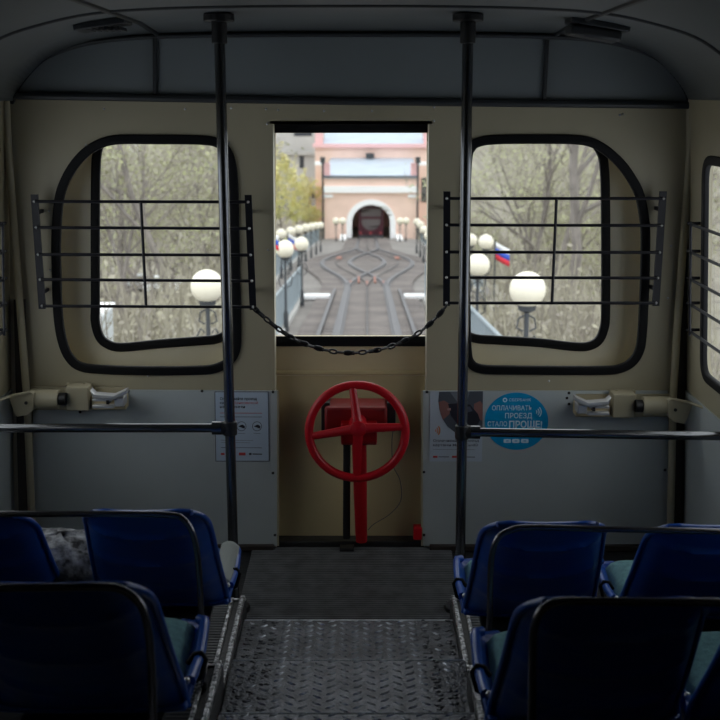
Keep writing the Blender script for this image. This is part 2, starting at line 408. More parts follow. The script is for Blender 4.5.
SIDEWIN = [(3.30, 4.36), (2.72, 3.06)]  # second opening is out of view, added small to light the seat backs
side('wall_left', -1); side('wall_right', 1)
m = MB(); m.box((XC, YB - .02, 1.05), (2.9, .03, 2.3)); struct(m.build('wall_back', M['beige'], smooth=False))
# corner posts: cream pipe and dark gap strip in each corner
def strip(name, pts, Y, m, w):
    a, b = at(*pts[0], Y), at(*pts[1], Y)
    return struct(MB().hexa([a + Vector((-w, 0, 0)), a + Vector((w, 0, 0)), b + Vector((w, 0, 0)), b + Vector((-w, 0, 0))], [a + Vector((-w, .02, 0)), a + Vector((w, .02, 0)), b + Vector((w, .02, 0)), b + Vector((-w, .02, 0))]).build(name, M[m], smooth=False))
strip('trim_20', [(19, 300), (24.5, 540)], YW - .03, 'gap', .022)
strip('trim_21', [(687, 240), (677.5, 540)], YW - .03, 'gap', .022)
struct(MB().tube([at(6, 100, YW - .04), at(8, 150, YW - .05), at(21, 320, YW - .05), at(27, 400, YW - .05), at(33, 545, YW - .05)], .015, 10).build('trim_22', M['beige']))
struct(MB().tube([at(693, 108, YW - .04), at(689, 170, YW - .05), at(677, 330, YW - .05), at(673, 400, YW - .05), at(670, 545, YW - .05)], .015, 10).build('trim_23', M['beige']))
# ------------------------------------------------------------------ floor
m = MB(); x0, x1 = XC - 1.42, XC + 1.42
struct(MB().box((XC, (3.76 + YS) / 2, -.03), (2.86, YS - 3.76, .05)).build('floor', M['darkfloor'], smooth=False))
fl = bpy.data.objects['floor']
m = MB(); y = 3.74; P = .018
pr = []
while y < YW - .004:
    pr += [(y, .001), (y + P * .22, .008), (y + P * .55, .008), (y + P * .80, .001)]; y += P
vs = [(XC + sx * .42, a, b) for sx in (-1, 1) for a, b in pr]; n = len(pr)
m.add(vs, [(i, i + 1, n + i + 1, n + i) for i in range(n - 1)]); m.build('ribbed_mat', M['ribbed'], fl, smooth=False)
# steps
EDGE = [(620, .07, .361, .357), (660, .14, .352, .345), (713, .21, .340, .335)]
ys = [(EYE - z) / -slope(p) for p, z, a, b in EDGE]
def tread(i):
    p, z, hw, hw2 = EDGE[i]; y1 = ys[i]; y0 = ys[i + 1] - .02 if i < 2 else YB
    o = struct(MB().box((XC + .0, (y0 + y1) / 2, z - .04), (hw * 2 + .03, y1 - y0, .08)).build('floor.00%d' % (i + 1), M['tread'], bevel=.004))
    m = MB(); lm = MB(); r = random.Random(i); sp = .040; ny = int((y1 - y0) / sp) if i < 2 else 16; nx = int(2 * hw / sp)
    for a in range(ny):
        for b in range(nx):
            cx = XC - hw + (b + .5) * sp; cy = y1 - .03 - a * sp
            if cy < y0 + .02: continue
            s_ = 1 if b % 2 else -1; cy += sp * .5 * (b % 2)
            # bars worn flat towards both sides of the step
            if abs(cx - XC) > hw * .70 and r.random() < .8:
                for _ in range(4):
                    lm.ball((cx + r.uniform(-.01, .01), cy + r.uniform(-.012, .012), z), r.uniform(.004, .010), 5, 3, (1.2, 1, .38))
                continue
            an = s_ * .60; l = .0185; w = .0062; hh = .0036
            ca, sa = math.cos(an), math.sin(an)
            T = lambda u, v, q: (cx + u * ca - v * sa, cy + u * sa + v * ca, z + q)
            m.add([T(-l, 0, 0), T(0, -w, 0), T(l, 0, 0), T(0, w, 0), T(-l * .6, 0, hh), T(l * .6, 0, hh)],
                  [(0, 1, 4), (1, 5, 4), (1, 2, 5), (2, 3, 5), (3, 4, 5), (3, 0, 4)])
    m.build('tread_pattern', M['bars'], o, smooth=False)
    lm.build('worn_lumps', M['tread'], o, ang=80)
    MB().tube([(XC - hw - .01, y1 - .002, z - .003), (XC + hw + .01, y1 - .002, z - .003)], .0055, 8).build('nosing', M['nosing'], o)
    return o
for i in range(3): tread(i)
# platforms for the seats on either side, with worn kerb strips
def platform(name, sx, y0, y1, z, xin):
    xo = SX0
    o = struct(MB().box((XC + sx * (xin + xo) / 2, (y0 + y1) / 2, z / 2 - .02), (xo - xin, y1 - y0, z + .04)).build(name, M['darkfloor'], smooth=False))
    m = MB(); y = y0; pr = []
    while y < y1 - .02: pr += [(y, .001), (y + .004, .006), (y + .012, .006), (y + .016, .001)]; y += .020
    vs = [(XC + sx * (xin + e), a, z + b) for e in (.05, .5) for a, b in pr]; n = len(pr)
    m.add(vs, [(i, i + 1, n + i + 1, n + i) for i in range(n - 1)]); m.build('ribbed_mat', M['ribbed'], o, smooth=False)
    MB().box((XC + sx * (xin + .012), (y0 + y1) / 2, z + .008), (.018, y1 - y0, .020)).build('kerb_strip', M['worn'], o, .004)
    MB().box((XC + sx * (xin + .050), (y0 + y1) / 2, z + .004), (.014, y1 - y0, .012)).build('kerb_strip', M['worn'], o, .003)
    MB().box((XC + sx * (xin + .03), y1 - .008, z + .003), (.06, .012, .010)).build('kerb_strip', M['worn'], o, .003)
    return o
platform('floor.010', -1, 3.13, 3.86, .10, .375); platform('floor.011', -1, YB, 3.13, .22, .37)
platform('floor.012', 1, 3.10, 3.86, .10, .36); platform('floor.013', 1, YB, 3.10, .22, .35)
# ------------------------------------------------------------------ poles and rails
def pole(px_top, px_bot, Ytop, label, bar_px, sgn):
    a = at(px_top[0], px_top[1], Ytop); b = at(px_bot[0], px_bot[1], Ytop)
    d = (a - b) / (a.z - b.z); foot = b - d * (b.z - .004); zt = zc(a.x - XC, Ytop); top = a + d * (zt - a.z)
    r = .0185
    t = thing('grab_pole', label, 'pole', foot)
    MB().tube([foot, top - d * .01], r, 14).build('post', M['pole'], t)
    MB().tube([top - d * .03, top - d * .003], .052, 16).build('ceiling_flange', M['black'], t, .004)
    MB().tube([top - d * .10, top - d * .03], .026, 14).build('socket', M['black'], t, .003)
    MB().tube([foot, foot + d * .02], .055, 16).build('floor_flange', M['black'], t, .003)
    # horizontal bar
    c = at(bar_px[0][0], bar_px[0][1], Ytop); e = at(bar_px[1][0], bar_px[1][1], Ytop)
    dirv = (e - c).normalized(); end = c + dirv * ((WX(sgn, c.z) - sgn * .008 - c.x) / dirv.x)
    cc = foot + d * ((c.z - foot.z))
    MB().tube([cc + dirv * .05, end], .0165, 12).build('cross_bar', M['pole'], t)
    tj = MB().tube([cc + dirv * .005, cc + dirv * .062], .024, 14).build('tee_fitting', M['black'], t, .003)
    MB().tube([cc - d * .026, cc + d * .026], .0255, 14).build('tee_collar', M['black'], t, .004)
    MB().tube([cc + dirv * .030, cc + dirv * .064], .0246, 14).build('chrome_sleeve', M['pole'], t)
    MB().tube([end - dirv * .02, end], .04, 14).build('wall_flange', M['black'], t)
    return t
pole((219, 20), (233, 540), 3.98, 'dark steel grab pole with tee-jointed crossbar, left of the red handwheel', ((231, 428), (0, 428)), -1)
pole((468, 22), (460.5, 540), 3.98, 'dark steel grab pole with tee-jointed crossbar, beside the round blue sticker', ((462, 432), (718, 436)), 1)
# ------------------------------------------------------------------ window grilles
def grille(label, lx, rx, ys_l, ys_r, div):
    Yg = 4.50
    c = at((lx[0] + rx[0]) / 2, ys_l[4], Yg)
    t = thing('window_grille', label, 'grille', c)
    for (xa, xb), yy in ((lx, ys_l), (rx, ys_r)):
        a = at(xa, yy[0] - 7, Yg); b = at(xb, yy[4] + 3, Yg); w = Vector((.0135, 0, 0))
        br = MB().hexa([a - w, a + w, b + w, b - w], [p + Vector((0, .012, 0)) for p in (a - w, a + w, b + w, b - w)])
        for p in (a.lerp(b, .16), a.lerp(b, .86)):   # feet to the wall
            br.box((p.x, (Yg + YW) / 2 + .004, p.z), (.012, YW - Yg - .006, .014))
        bo = br.build('bracket', M['rod'], t, smooth=False)
        for i in range(5):
            f = i / 4; q = at(xa + (xb - xa) * f, yy[i] + 0, Yg - .008); MB().ball(q, .0062, 8, 5).build('bolt', M['screw'], bo)
    for i in range(5):
        f = i / 4
        a = at(lx[0] + (lx[1] - lx[0]) * f, ys_l[i], Yg - .006); b = at(rx[0] + (rx[1] - rx[0]) * f, ys_r[i], Yg - .006)
        MB().tube([a, b], .0062, 8).build('rod', M['rod'], t)
    MB().tube([at(*div[0], Yg - .012), at(*div[1], Yg - .012)], .006, 8).build('divider', M['rod'], t)
grille('black five-rod grille across the end window with the single white globe behind it', (34, 42), (248, 253), (201.5, 227.5, 254.5, 279.5, 306), (202, 228.5, 255, 281, 307), ((141, 202), (146, 305)))
grille('black five-rod grille across the end window nearest the round blue sticker', (447, 446.5), (663.5, 656), (198.5, 225, 252, 277.5, 303), (198.5, 225.5, 252.5, 278, 303), ((556.5, 199), (552, 302)))
def side_grille(label, sgn, y0=3.2):
    zs = [at(700, p, 4.36).z for p in (224, 252, 279, 304, 331)]
    xo = lambda z: WX(sgn, z) - sgn * .05
    t = thing('window_grille', label, 'grille', (xo(1.2), 3.8, zs[4]))
    for z in zs:
        MB().tube([(WX(sgn, z) - sgn * .004, 4.385, z), (xo(z), 4.385, z), (xo(z), y0 + .02, z), (WX(sgn, z) - sgn * .004, y0 + .02, z)], .006, 8).build('rod', M['rod'], t)
    for yy in (4.32, 3.76, 3.26):
        MB().tube([(xo(zs[0]) - sgn * .009, yy, zs[0] + .01), (xo(zs[4]) - sgn * .009, yy, zs[4] - .01)], .005, 8).build('divider', M['rod'], t)
side_grille('black rod grille on the right-hand side window, beside the corner pipe', 1)
side_grille('black rod grille on the left-hand side window, cut by the picture edge', -1)
# ------------------------------------------------------------------ chain across the door
pts = catmull([(253, 307), (264, 317), (280, 330), (300, 342), (325, 350), (350, 353), (378, 350), (400, 343), (420, 332), (436, 318), (447, 305)], 10, False)
P3 = [at(p.x, p.y, 4.492) for p in pts]
m = MB(); acc = 0; seg = []
tot = sum((b - a).length for a, b in zip(P3, P3[1:])); nl = 30
def along(s):
    for a, b in zip(P3, P3[1:]):
        l = (b - a).length
        if s <= l: return a + (b - a) * (s / l)
        s -= l
    return P3[-1]
for i in range(nl):
    a = along(tot * i / nl); b = along(tot * (i + 1.12) / nl); c = (a + b) / 2; u = (b - a) / 2
    w = (Vector((0, -1, 0)) if i % 2 else u.normalized().cross(Vector((0, 1, 0)))) * .0075
    loop = [c + u * math.cos(q * PI / 6) * 1.0 + w * math.sin(q * PI / 6) for q in range(12)]
    m.tube(loop, .0042, 6, True)
ch = m.build('door_chain', M['black']); tag(ch, 'black link chain sagging across the end door from grille to grille', 'chain')
for f in (.02, .10, .17, .25, .33, .47, .58, .72, .86, .93): MB().tube([along(tot * f), along(tot * (f + .022)), along(tot * (f + .045))], .0085, 8).build('rubber_sleeve', M['rubber'], ch)
# ------------------------------------------------------------------ red handwheel
C = at(357.2, 431.7, 4.36)
hw = thing('brake_handwheel', 'red four-spoke brake handwheel on a red column in front of the end door', 'handwheel', (C.x, 4.55, .005))
tilt = Matrix.Rotation(math.radians(-4), 3, 'X'); Rr = .190
ring = [C + tilt @ Vector((Rr * math.cos(k * PI / 24), 0, Rr * .985 * math.sin(k * PI / 24))) for k in range(48)]
MB().tube(ring, .0172, 12, True).build('rim', M['red'], hw)
H = at(358, 428.5, 4.33)
for k in range(4):
    a = PI / 2 * k + math.radians(6 if k != 3 else 0)
    e = C + tilt @ Vector((Rr * math.cos(a), 0, Rr * math.sin(a)))
    MB().tube([H + (e - H) * .08, H + (e - H) * .5, e], (.021, .017, .0145), 10, squash=(.8, 1)).build('spoke', M['red'], hw)
MB().tube([H + Vector((0, -.02, 0)), H + Vector((0, -.012, 0)), H + Vector((0, .03, 0)), H + Vector((0, .20, 0))], (.016, .032, .036, .036), 14).build('hub', M['red'], hw)
top = at(359, 434, 4.46); bot = at(361.5, 541, 4.585)
MB().tube([top, top * .4 + bot * .6, bot], (.030, .027, .024), 12, squash=(.7, 1)).build('column', M['red'], hw)
b1 = at(356, 415, 4.5)
MB().box((b1.x, 4.50, b1.z), (.25, .16, .105)).build('gearbox', M['darkred'], hw, .012)
MB().tube([at(341, 432, 4.43), at(377, 432, 4.43)], .052, 14).build('gear_drum', M['red'], hw, .006)
for px in (326, 391):
    p = at(px, 414, 4.5); MB().box((p.x, 4.52, p.z), (.035, .14, .12)).build('side_bracket', M['black'], hw, .004)
MB().tube([at(347, 430, 4.56), at(346.5, 538, 4.59)], .016, 10).build('brake_rod', M['black'], hw)
MB().box((at(347, 540, 4.58).x, 4.57, .012), (.06, .05, .02)).build('foot_plate', M['black'], hw, .004)
w = [at(x, y, 4.60) for x, y in [(386, 405), (394, 420), (392, 440), (393, 465), (400, 480), (401, 500), (390, 514), (374, 524), (368, 530)]]
tag(MB().tube(catmull(w, 4, False), .0017, 5).build('loose_wire', M['inkgrey']), 'thin loose wire looping down the cream door beside the handwheel', 'wire')
p = at(417.5, 532, 4.60)
rb = MB().box((p.x, 4.60, p.z), (.036, .05, .055)).build('red_block', M['red'], None, .004); rb.name = 'stop_block'
tag(rb, 'small red block low in the corner of the end doorway', 'block')
# ------------------------------------------------------------------ door arm mechanisms in both corners
def arm(label, sgn):
    # measured on the left one; mirrored about the centre line for the other
    sh = (lambda x, y: (x, y)) if sgn < 0 else (lambda x, y: (701.5 - x, y + 7))
    Y = 4.47
    q = lambda x, y, Yy=Y: at(*sh(x, y), Yy)
    t = thing('door_mechanism', label, 'door mechanism', q(60, 412))
    def bx(name, x0, y0, x1, y1, Ya, Yb, m, bev=.003, par=None):
        a, b = q(x0, y0, Ya), q(x1, y1, Ya)
        return MB().box(((a.x + b.x) / 2, (Ya + Yb) / 2, (a.z + b.z) / 2), (abs(a.x - b.x), Yb - Ya, abs(a.z - b.z))).build(name, M[m], par or t, bev)
    bx('backing_plate', 30, 387.5, 126, 410, 4.575, 4.596, 'beige', .002)
    a, b = q(31, 399), q(59, 399)
    MB().tube([a, b], .0385, 16).build('shaft', M['beige'], t)
    MB().tube([q(56, 399), q(66, 399)], .026, 14).build('shaft_collar', M['black'], t)
    h = bx('housing', 65, 387.5, 89, 411, 4.485, 4.575, 'beige', .004)
    for x in (68, 85): MB().ball(q(x, 384.8, 4.55), .010, 8, 6).build('bolt', M['beige'], t)
    # corner bracket
    br = MB(); loop = [sh(*p) for p in [(8, 396), (30, 392), (33, 394), (33, 410), (28, 415), (17, 417), (14, 412)]]
    br = plate('corner_bracket', [px_loop(loop, 4.42)], M['beige'], 4.42, .03, t, .003)
    MB().tube([q(26, 403, 4.405), q(26, 403, 4.43)], .007, 8).build('bolt', M['black'], t)
    g = [q(0 - 6, 402, 4.3), q(10, 396.5, 4.40), q(30, 392, 4.42)]
    MB().tube(g, .006, 8).build('lip', M['beige'], t)
    # chrome latch
    cp = [sh(*p) for p in [(90, 390.5), (94, 394.5), (113, 396), (126, 390), (126.5, 394), (114, 400), (93, 398.5)]]
    plate('chrome_clip', [px_loop(cp, 4.42)], M['latch'], 4.42, .05, t, .002)
    bx('latch_bar', 92, 399, 112, 401.5, 4.43, 4.46, 'latch', .002); bx('latch_bar', 92, 405.5, 114, 408.5, 4.43, 4.46, 'latch', .002)
    bx('latch_block', 114, 398, 124, 407, 4.43, 4.50, 'latch', .004); bx('latch_pin', 106, 400.5, 109, 404.5, 4.425, 4.46, 'black', .001)
    bx('latch_base', 91, 397, 126, 409.5, 4.51, 4.573, 'olive', .003)
arm('beige door-arm mechanism with chrome latch, on the wall above the left crossbar', -1)
arm('beige door-arm mechanism with chrome latch, right of the round blue sticker', 1)
# ------------------------------------------------------------------ posters and sticker
Yp = YW - .0145; Yt = Yp - .0006
def line(pts, m, par, w=.0012):
    MB().tube([at(x, y, Yt) for x, y in pts], w, 4, caps=True, squash=(.3, 1)).build('rule', M[m], par)
po = tag(plate('notice_poster', [px_loop([(214.5, 391.5), (268.5, 391.5), (269.5, 461.5), (215.5, 461.5)], Yp)], M['paper2'], Yp, .002), 'white printed payment notice with icons, behind the grab pole left of the door', 'poster')
fr = [px_loop([(214.5, 391.5), (268.5, 391.5), (269.5, 461.5), (215.5, 461.5)], Yt), px_loop([(215.2, 392.2), (267.8, 392.2), (268.8, 460.8), (216.2, 460.8)], Yt)]
plate('dark_edge', fr, M['inkgrey'], Yt, .0005, po)
text('heading_line', 'Оплачивайте проезд', 220, 400, 2.6, Yt, M['ink'], po, w_px=37, bold=.02)
text('heading_line', 'картой', 220, 404, 2.6, Yt, M['ink'], po, w_px=12, bold=.02)
text('heading_line', 'банковской', 234, 404, 2.6, Yt, M['inkred'], po, w_px=24)
text('heading_line', 'наличными', 220, 408, 2.6, Yt, M['ink'], po, w_px=25, bold=.02)
line([(220, 413), (262, 413.2)], 'inkred', po); line([(220, 416.8), (262, 417)], 'inkgrey', po); line([(221, 447.6), (262, 447.8)], 'inkgrey', po)
line([(221, 440.2), (253, 440.6)], 'inkgrey', po, .0007); line([(221, 442.4), (250, 442.8)], 'inkgrey', po, .0007)
for cx in (227, 241.5, 257):
    plate('icon_ring', [px_loop(circ(cx, 426.3, 4.8), Yt), px_loop(circ(cx, 426.3, 4.3), Yt)], M['ink'], Yt, .0005, po)
    flat('icon_hand', [(cx - 3.2, 426.5), (cx - .5, 425), (cx + 1, 424.6), (cx + 3.4, 426.2), (cx + 3.2, 428.6), (cx + 1, 428), (cx - 1, 427.2)], Yt, M['ink'], po, .0005)
    line([(cx - 3.5, 433.4), (cx + 3.5, 433.6)], 'inkgrey', po, .0008)
flat('logo_mark', R4(221, 453, 224.5, 455), Yt, M['inkred'], po); flat('logo_mark', R4(239, 452.6, 245.5, 455.4), Yt, M['inkred'], po); flat('logo_mark', R4(249, 453, 251.5, 455), Yt, M['ink'], po)
line([(252.5, 454), (262, 454.2)], 'ink', po, .0022); line([(226, 454), (235, 454)], 'ink', po, .002)
# poster with hands
p2 = tag(plate('payment_poster', [px_loop([(430, 391.5), (483, 391), (482, 461.5), (429.5, 461.5)], Yp)], M['paper'], Yp, .002), 'white poster showing hands with a black card terminal, left of the blue sticker', 'poster')
arcq = [(483, 391.2)] + [(439.2, 391.8)] + [(438.2 + 2.0 * (1 - math.cos(k * .2)) + 0, 400 + 0) for k in range(0)]
arcq += [(438.3, 401), (439.5, 410), (442.5, 419), (447.5, 426.5), (455, 432.5), (462, 435.5), (470, 436), (482.5, 434)]
flat('picture', arcq, Yt, M['photo'], p2)
Yq = Yt - .0007
flat('picture_sleeve', [(450, 392), (470, 391.6), (466, 404), (458, 403)], Yq, mat('printed pale grey', (.20, .22, .25), .5), p2)
flat('picture_hand', [(438.6, 402), (444, 400.5), (449, 403.5), (451, 409), (449, 414.5), (443, 420), (440.5, 414)], Yq, M['skin'], p2)
flat('picture_hand', [(474, 404), (480, 401), (482.8, 404), (482.6, 421), (477, 418), (474, 411)], Yq, M['skin'], p2)
flat('picture_terminal', [(448, 404), (460, 403), (470, 404.5), (478, 414), (480, 420), (476, 428), (468, 431), (459, 426), (451, 416)], Yq - .0004, M['ink'], p2)
flat('picture_screen', [(465, 407), (470, 406.5), (472.5, 411), (467.5, 412.5)], Yq - .001, M['inkgrey'], p2)
flat('picture_nail', R4(447.5, 408.2, 450.8, 410.4), Yq - .001, mat('printed pink', (.5, .3, .28), .5), p2)
for r in (1.4, 3.4, 5.4):
    line([(434.5 + r * math.cos(a), 430.5 + r * math.sin(a) * 1.1) for a in (-.8, -.4, 0, .4, .8)], 'inkor', p2, .0022)
text('caption_line', 'Оплачивайте проезд', 433, 441.8, 2.4, Yt, M['inkgrey'], p2, w_px=46, bold=.02)
text('caption_line', 'картами MasterCard®', 433, 446.2, 2.4, Yt, M['inkgrey'], p2, w_px=45, bold=.02)
line([(433, 449.5), (475, 449.7)], 'inkgrey', p2, .0006)
flat('logo_mark', R4(433, 455.8, 437.5, 457.8), Yt, M['inkred'], p2); flat('logo_mark', R4(452, 455.8, 457, 457.8), Yt, M['inkred'], p2)
line([(438.5, 456.8), (449, 456.9)], 'inkgrey', p2, .0018); line([(466, 457), (475, 457.1)], 'inkgrey', p2, .0018)
# sticker
st = tag(plate('round_sticker', [px_loop(circ(516.5, 421.2, 31.8, 48, ry=28.6), Yp)], M['stick'], Yp, .0018), 'round blue sticker with pale Cyrillic lettering on the grey panel', 'sticker')
text('sticker_text', 'СБЕРБАНК', 509, 401.3, 2.8, Yt, M['inkw'], st, w_px=22)
plate('sticker_logo', [px_loop(circ(505, 400, 2.3), Yt), px_loop(circ(505, 400, 1.2), Yt)], M['inkw'], Yt, .0006, st)
text('sticker_text', 'ОПЛАЧИВАТЬ', 532, 410.3, 4.6, Yt, M['inkw'], st, 'RIGHT', 40, .012)
text('sticker_text', 'ПРОЕЗД', 532, 418.2, 5.0, Yt, M['inkw'], st, 'RIGHT', 27, .012)
text('sticker_text', 'СТАЛО', 487.5, 426.2, 4.6, Yt, M['inkw'], st, 'LEFT', 19.5, .012)
text('sticker_text', 'ПРОЩЕ!', 509, 427.6, 6.4, Yt, M['inkw'], st, 'LEFT', 33, .03)
for r in (2.4, 4.6, 6.8):
    line([(534.5 + r * math.cos(a), 412 + r * 1.0 * math.sin(a)) for a in (-.75, -.4, 0, .4, .75)], 'inkw', st, .0020)
for x in (503.5, 512, 521): flat('sticker_badge', [(p.x, p.y) for p in roundpoly(R4(x, 439, x + 7.5, 443), 1.2, 3)], Yt, M['inkw'], st)
for x in (506, 514.6, 523.5): flat('badge_mark', R4(x, 440.6, x + 2.6, 441.4), Yt - .0007, M['stick'], st)
line([(486, 433.6), (545, 433.6)], 'inkw', st, .0006)
# ------------------------------------------------------------------ ceiling fittings
def vent(label, px, py, Yv, sx, sy, box=False):
    p = at(px, py, Yv); x = p.x; z = zc(x - XC, Yv)
    dz = (zc(x - XC + .05, Yv) - zc(x - XC - .05, Yv)) / .1
    rot = Matrix.Rotation(-math.atan(dz), 3, 'Y')
    t = thing('ceiling_vent', label, 'vent', (x, Yv, z))
    if not box:
        MB().box((x, Yv, z - .012), (sx, sy, .022), rot).build('frame', M['trimdark'], t, .004)
        m = MB()
        for i in range(7): m.box((x + (i - 3) * sx / 8, Yv, z - .026 - dz * 0), (.008, sy * .8, .012), rot)
        m.build('slats', M['vent'], t)
    else:
        MB().box((x, Yv, z - .010), (sx, sy, .02), rot).build('frame', M['trimdark'], t, .004)
        MB().box((x - .005, Yv - .01, z - .038), (sx * .8, sy * .7, .04), rot).build('hood', M['vent'], t, .012)
        MB().box((x - sx * .36, Yv + .0, z - .03), (.05, sy * .85, .03), rot).build('latch', M['vent'], t, .006)
vent('dark louvred ceiling vent beside the left ceiling seam', 103, 24, 4.02, .17, .15)
vent('dark hooded ceiling vent beside the right ceiling seam', 597, 27, 4.05, .20, .14, True)
# ------------------------------------------------------------------ seats
def half_w(s):
    k = [(0, .166), (.12, .178), (.3, .190), (.5, .202), (.62, .204), (.8, .205), (1, .196)]
    for (a, b), (c, d) in zip(k, k[1:]):
        if a <= s <= c: return b + (d - b) * (s - a) / (c - a)
PROF = catmull([(0, .41), (.055, .315), (.135, .185), (.225, .06), (.275, .015), (.33, .0), (.43, -.008), (.54, .0), (.63, .016)], 6, False)
def prof_at(s):
    f = s * (len(PROF) - 1); i = min(int(f), len(PROF) - 2); return PROF[i].lerp(PROF[i + 1], f - i)
def shell(s0, s1, ns, back):
    m = MB(); nu = 26
    for j in range(ns + 1):
        s = s0 + (s1 - s0) * j / ns; p = prof_at(s); w = half_w(s)
        # rounded ends
        e = s / .085 if s < .085 else ((1 - s) / .05 if s > .95 else 1)
        cut = .06 * (1 - math.sqrt(max(0, 1 - (1 - e) ** 2))) if e < 1 else 0
        for i in range(nu + 1):
            u = -1 + 2 * i / nu; x = u * (w - cut)
            y, z = p.x, p.y
            edge = abs(u) ** 5
            if back:
                fall = min(1, s / .1) * min(1, max(0, (.52 - s) / .15))
                y += .055 * edge * fall - .02 * (1 - u * u) * fall
                z += 0
                for c in (.12, .225, .325):
                    q = s - c + .035 * u * u
                    y -= .013 * math.exp(-(q / .009) ** 2) * (1 - abs(u) ** 6)
            else:
                z += .05 * edge * min(1, (s - .45) / .15) * (1 - .35 * min(1, max(0, (s - .88) / .12)) ** 2)
                y += 0
            m.v.append((x, y, z))
    for j in range(ns):
        for i in range(nu):
            a = j * (nu + 1) + i; m.f.append((a, a + 1, a + nu + 2, a + nu + 1))
    return m
ME = {}
def proto_part(key, mb, name, m, solid=0.):
    o = mb.build(name, M[m], None, solid=solid, ang=60); ME[key] = o; COL.objects.unlink(o); return o
proto_part('backrest', shell(0, .52, 44, True), 'backrest', 'blue', .012)
proto_part('pan', shell(.46, 1, 26, False), 'seat_pan', 'blue', .012)
def rim(u):
    m = MB(); pts = []
    for j in range(25):
        s = .012 + .49 * j / 24; p = prof_at(s); w = half_w(s); e = s / .085 if s < .085 else 1
        cut = .06 * (1 - math.sqrt(max(0, 1 - (1 - e) ** 2))) if e < 1 else 0
        fall = min(1, s / .1) * min(1, max(0, (.52 - s) / .15))
        pts.append((u * (w - cut), p.x + .055 * fall, p.y))
    return m.tube(pts, .0085, 8)
def lip(u):
    m = MB(); pts = []
    for j in range(18):
        s = .60 + .385 * j / 17; p = prof_at(s); w = half_w(s); e = (1 - s) / .05 if s > .95 else 1
        cut = .06 * (1 - math.sqrt(max(0, 1 - (1 - e) ** 2))) if e < 1 else 0
        pts.append((u * (w - cut), p.x, p.y + .052 * min(1, (s - .45) / .15) * (1 - .35 * min(1, max(0, (s - .88) / .12)) ** 2)))
    return m.tube(pts, .012, 8)
for u in (-1, 1): proto_part('rim%d' % u, rim(u), 'edge_rim', 'blue'); proto_part('lip%d' % u, lip(u), 'pan_lip', 'blue')
def pad():
    m = MB(); nu, ns = 14, 14; r = random.Random(3)
    top = []; 
    for side_ in (1, 0):
        for j in range(ns + 1):
            s = .545 + .435 * j / ns; p = prof_at(s)
            for i in range(nu + 1):
                u = -1 + 2 * i / nu; x = u * .178
                t = (1 - u ** 6) * (1 - (2 * j / ns - 1) ** 6)
                m.v.append((x, p.x, p.y + .014 + (.058 * t ** .6 + r.uniform(-.002, .002) if side_ else 0)))
    n = (nu + 1) * (ns + 1)
    for k in (0, 1):
        for j in range(ns):
            for i in range(nu):
                a = k * n + j * (nu + 1) + i; m.f.append((a, a + 1, a + nu + 2, a + nu + 1))
    return m
proto_part('pad', pad(), 'seat_pad', 'teal')
def strap(u):
    p = prof_at(.76); w = half_w(.76)
    q = [(u * (w - .025), p.x, p.y + .04), (u * (w - .010), p.x, p.y + .063), (u * (w + .006), p.x, p.y + .066), (u * (w + .016), p.x, p.y + .05), (u * (w + .006), p.x - .008, p.y + .01), (u * (w - .03), p.x - .01, p.y - .012)]
    return MB().tube(q, .006, 8)
for u in (-1, 1): proto_part('strap%d' % u, strap(u), 'strap', 'rubber')
pedm = MB(); pedm.tube([(0, .32, -.012), (0, .32, -.20)], .026, 10); pedm.box((0, .32, -.016), (.30, .20, .014)); pedm.box((0, .32, -.205), (.14, .14, .012))
proto_part('leg', pedm, 'pedestal', 'black')
for u in (-1, 1):
    p = prof_at(.585); proto_part('bolt%d' % u, MB().ball((u * (half_w(.58) - .006), p.x, p.y + .055), .008, 8, 6), 'hinge_cap', 'screw')
def seat(x, y, z, label, padmat='teal', pedh=1.0, sxy=1.0):
    t = thing('passenger_seat', label, 'seat', (x, y, z), 'blue plastic seats')
    for k in ('backrest', 'pan', 'rim-1', 'rim1', 'lip-1', 'lip1', 'pad', 'strap-1', 'strap1', 'leg', 'bolt-1', 'bolt1'):
        o = ME[k].copy(); COL.objects.link(o); o.parent = t
        o.matrix_parent_inverse = Matrix.Identity(4)
        if k == 'pad' and padmat != 'teal':
            o.data = o.data.copy(); o.data.materials[0] = M[padmat]
        if k == 'leg': o.scale = (1, 1, pedh)
    t.scale = (sxy, sxy, sxy)
    return t
YF, YN, SN = 3.02, 2.17, 1.12
def zt(py, Y, sc=1.0): return at(0, py, Y).z - .41 * sc
def ped(z, floor, sc=1.0): return (z - floor) / sc / .211
for x, py, lab, padm in ((-.607, 512, 'blue plastic seat carrying a folded striped cloth with grey edge, left aisle side', 'bluepad'),
                         (-1.10, 515, 'blue plastic seat against the left wall, grey bundle showing beside it', 'teal'),
                         (.522, 524, 'blue plastic seat on the right aisle side, farther row', 'teal'),
                         (.995, 527, 'blue plastic seat against the right wall, farther row', 'teal')):
    z = zt(py, YF); o = seat(x, YF, z, lab, padm, ped(z, .10))
    if padm == 'bluepad': sF = o
for x, py, lab in ((-.635, 586, 'blue plastic seat with a teal pad, left aisle side, nearer row'),
                   (.530, 602, 'blue plastic seat with a teal pad, right aisle side, nearer row'),
                   (1.005, 604, 'blue plastic seat against the right wall, nearer row, cut by the picture edge')):
    z = zt(py, YN, SN); seat(x, YN, z, lab, 'teal', ped(z, .22, SN), SN)
# grey edge of the folded cloth on the far left seat
m = MB(); nu = 8
for j in range(15):
    s = .60 + .345 * j / 14; p = prof_at(s); 
    for i in range(nu + 1):
        u = i / nu; x = .152 + .043 * u; m.v.append((x, p.x, p.y + .060 + .010 * math.sin(PI * u) - .008 * u * u))
for j in range(14):
    for i in range(nu): a = j * (nu + 1) + i; m.f.append((a, a + 1, a + nu + 2, a + nu + 1))
o = m.build('cloth_edge', M['greycloth'], None, solid=.014); o.parent = sF
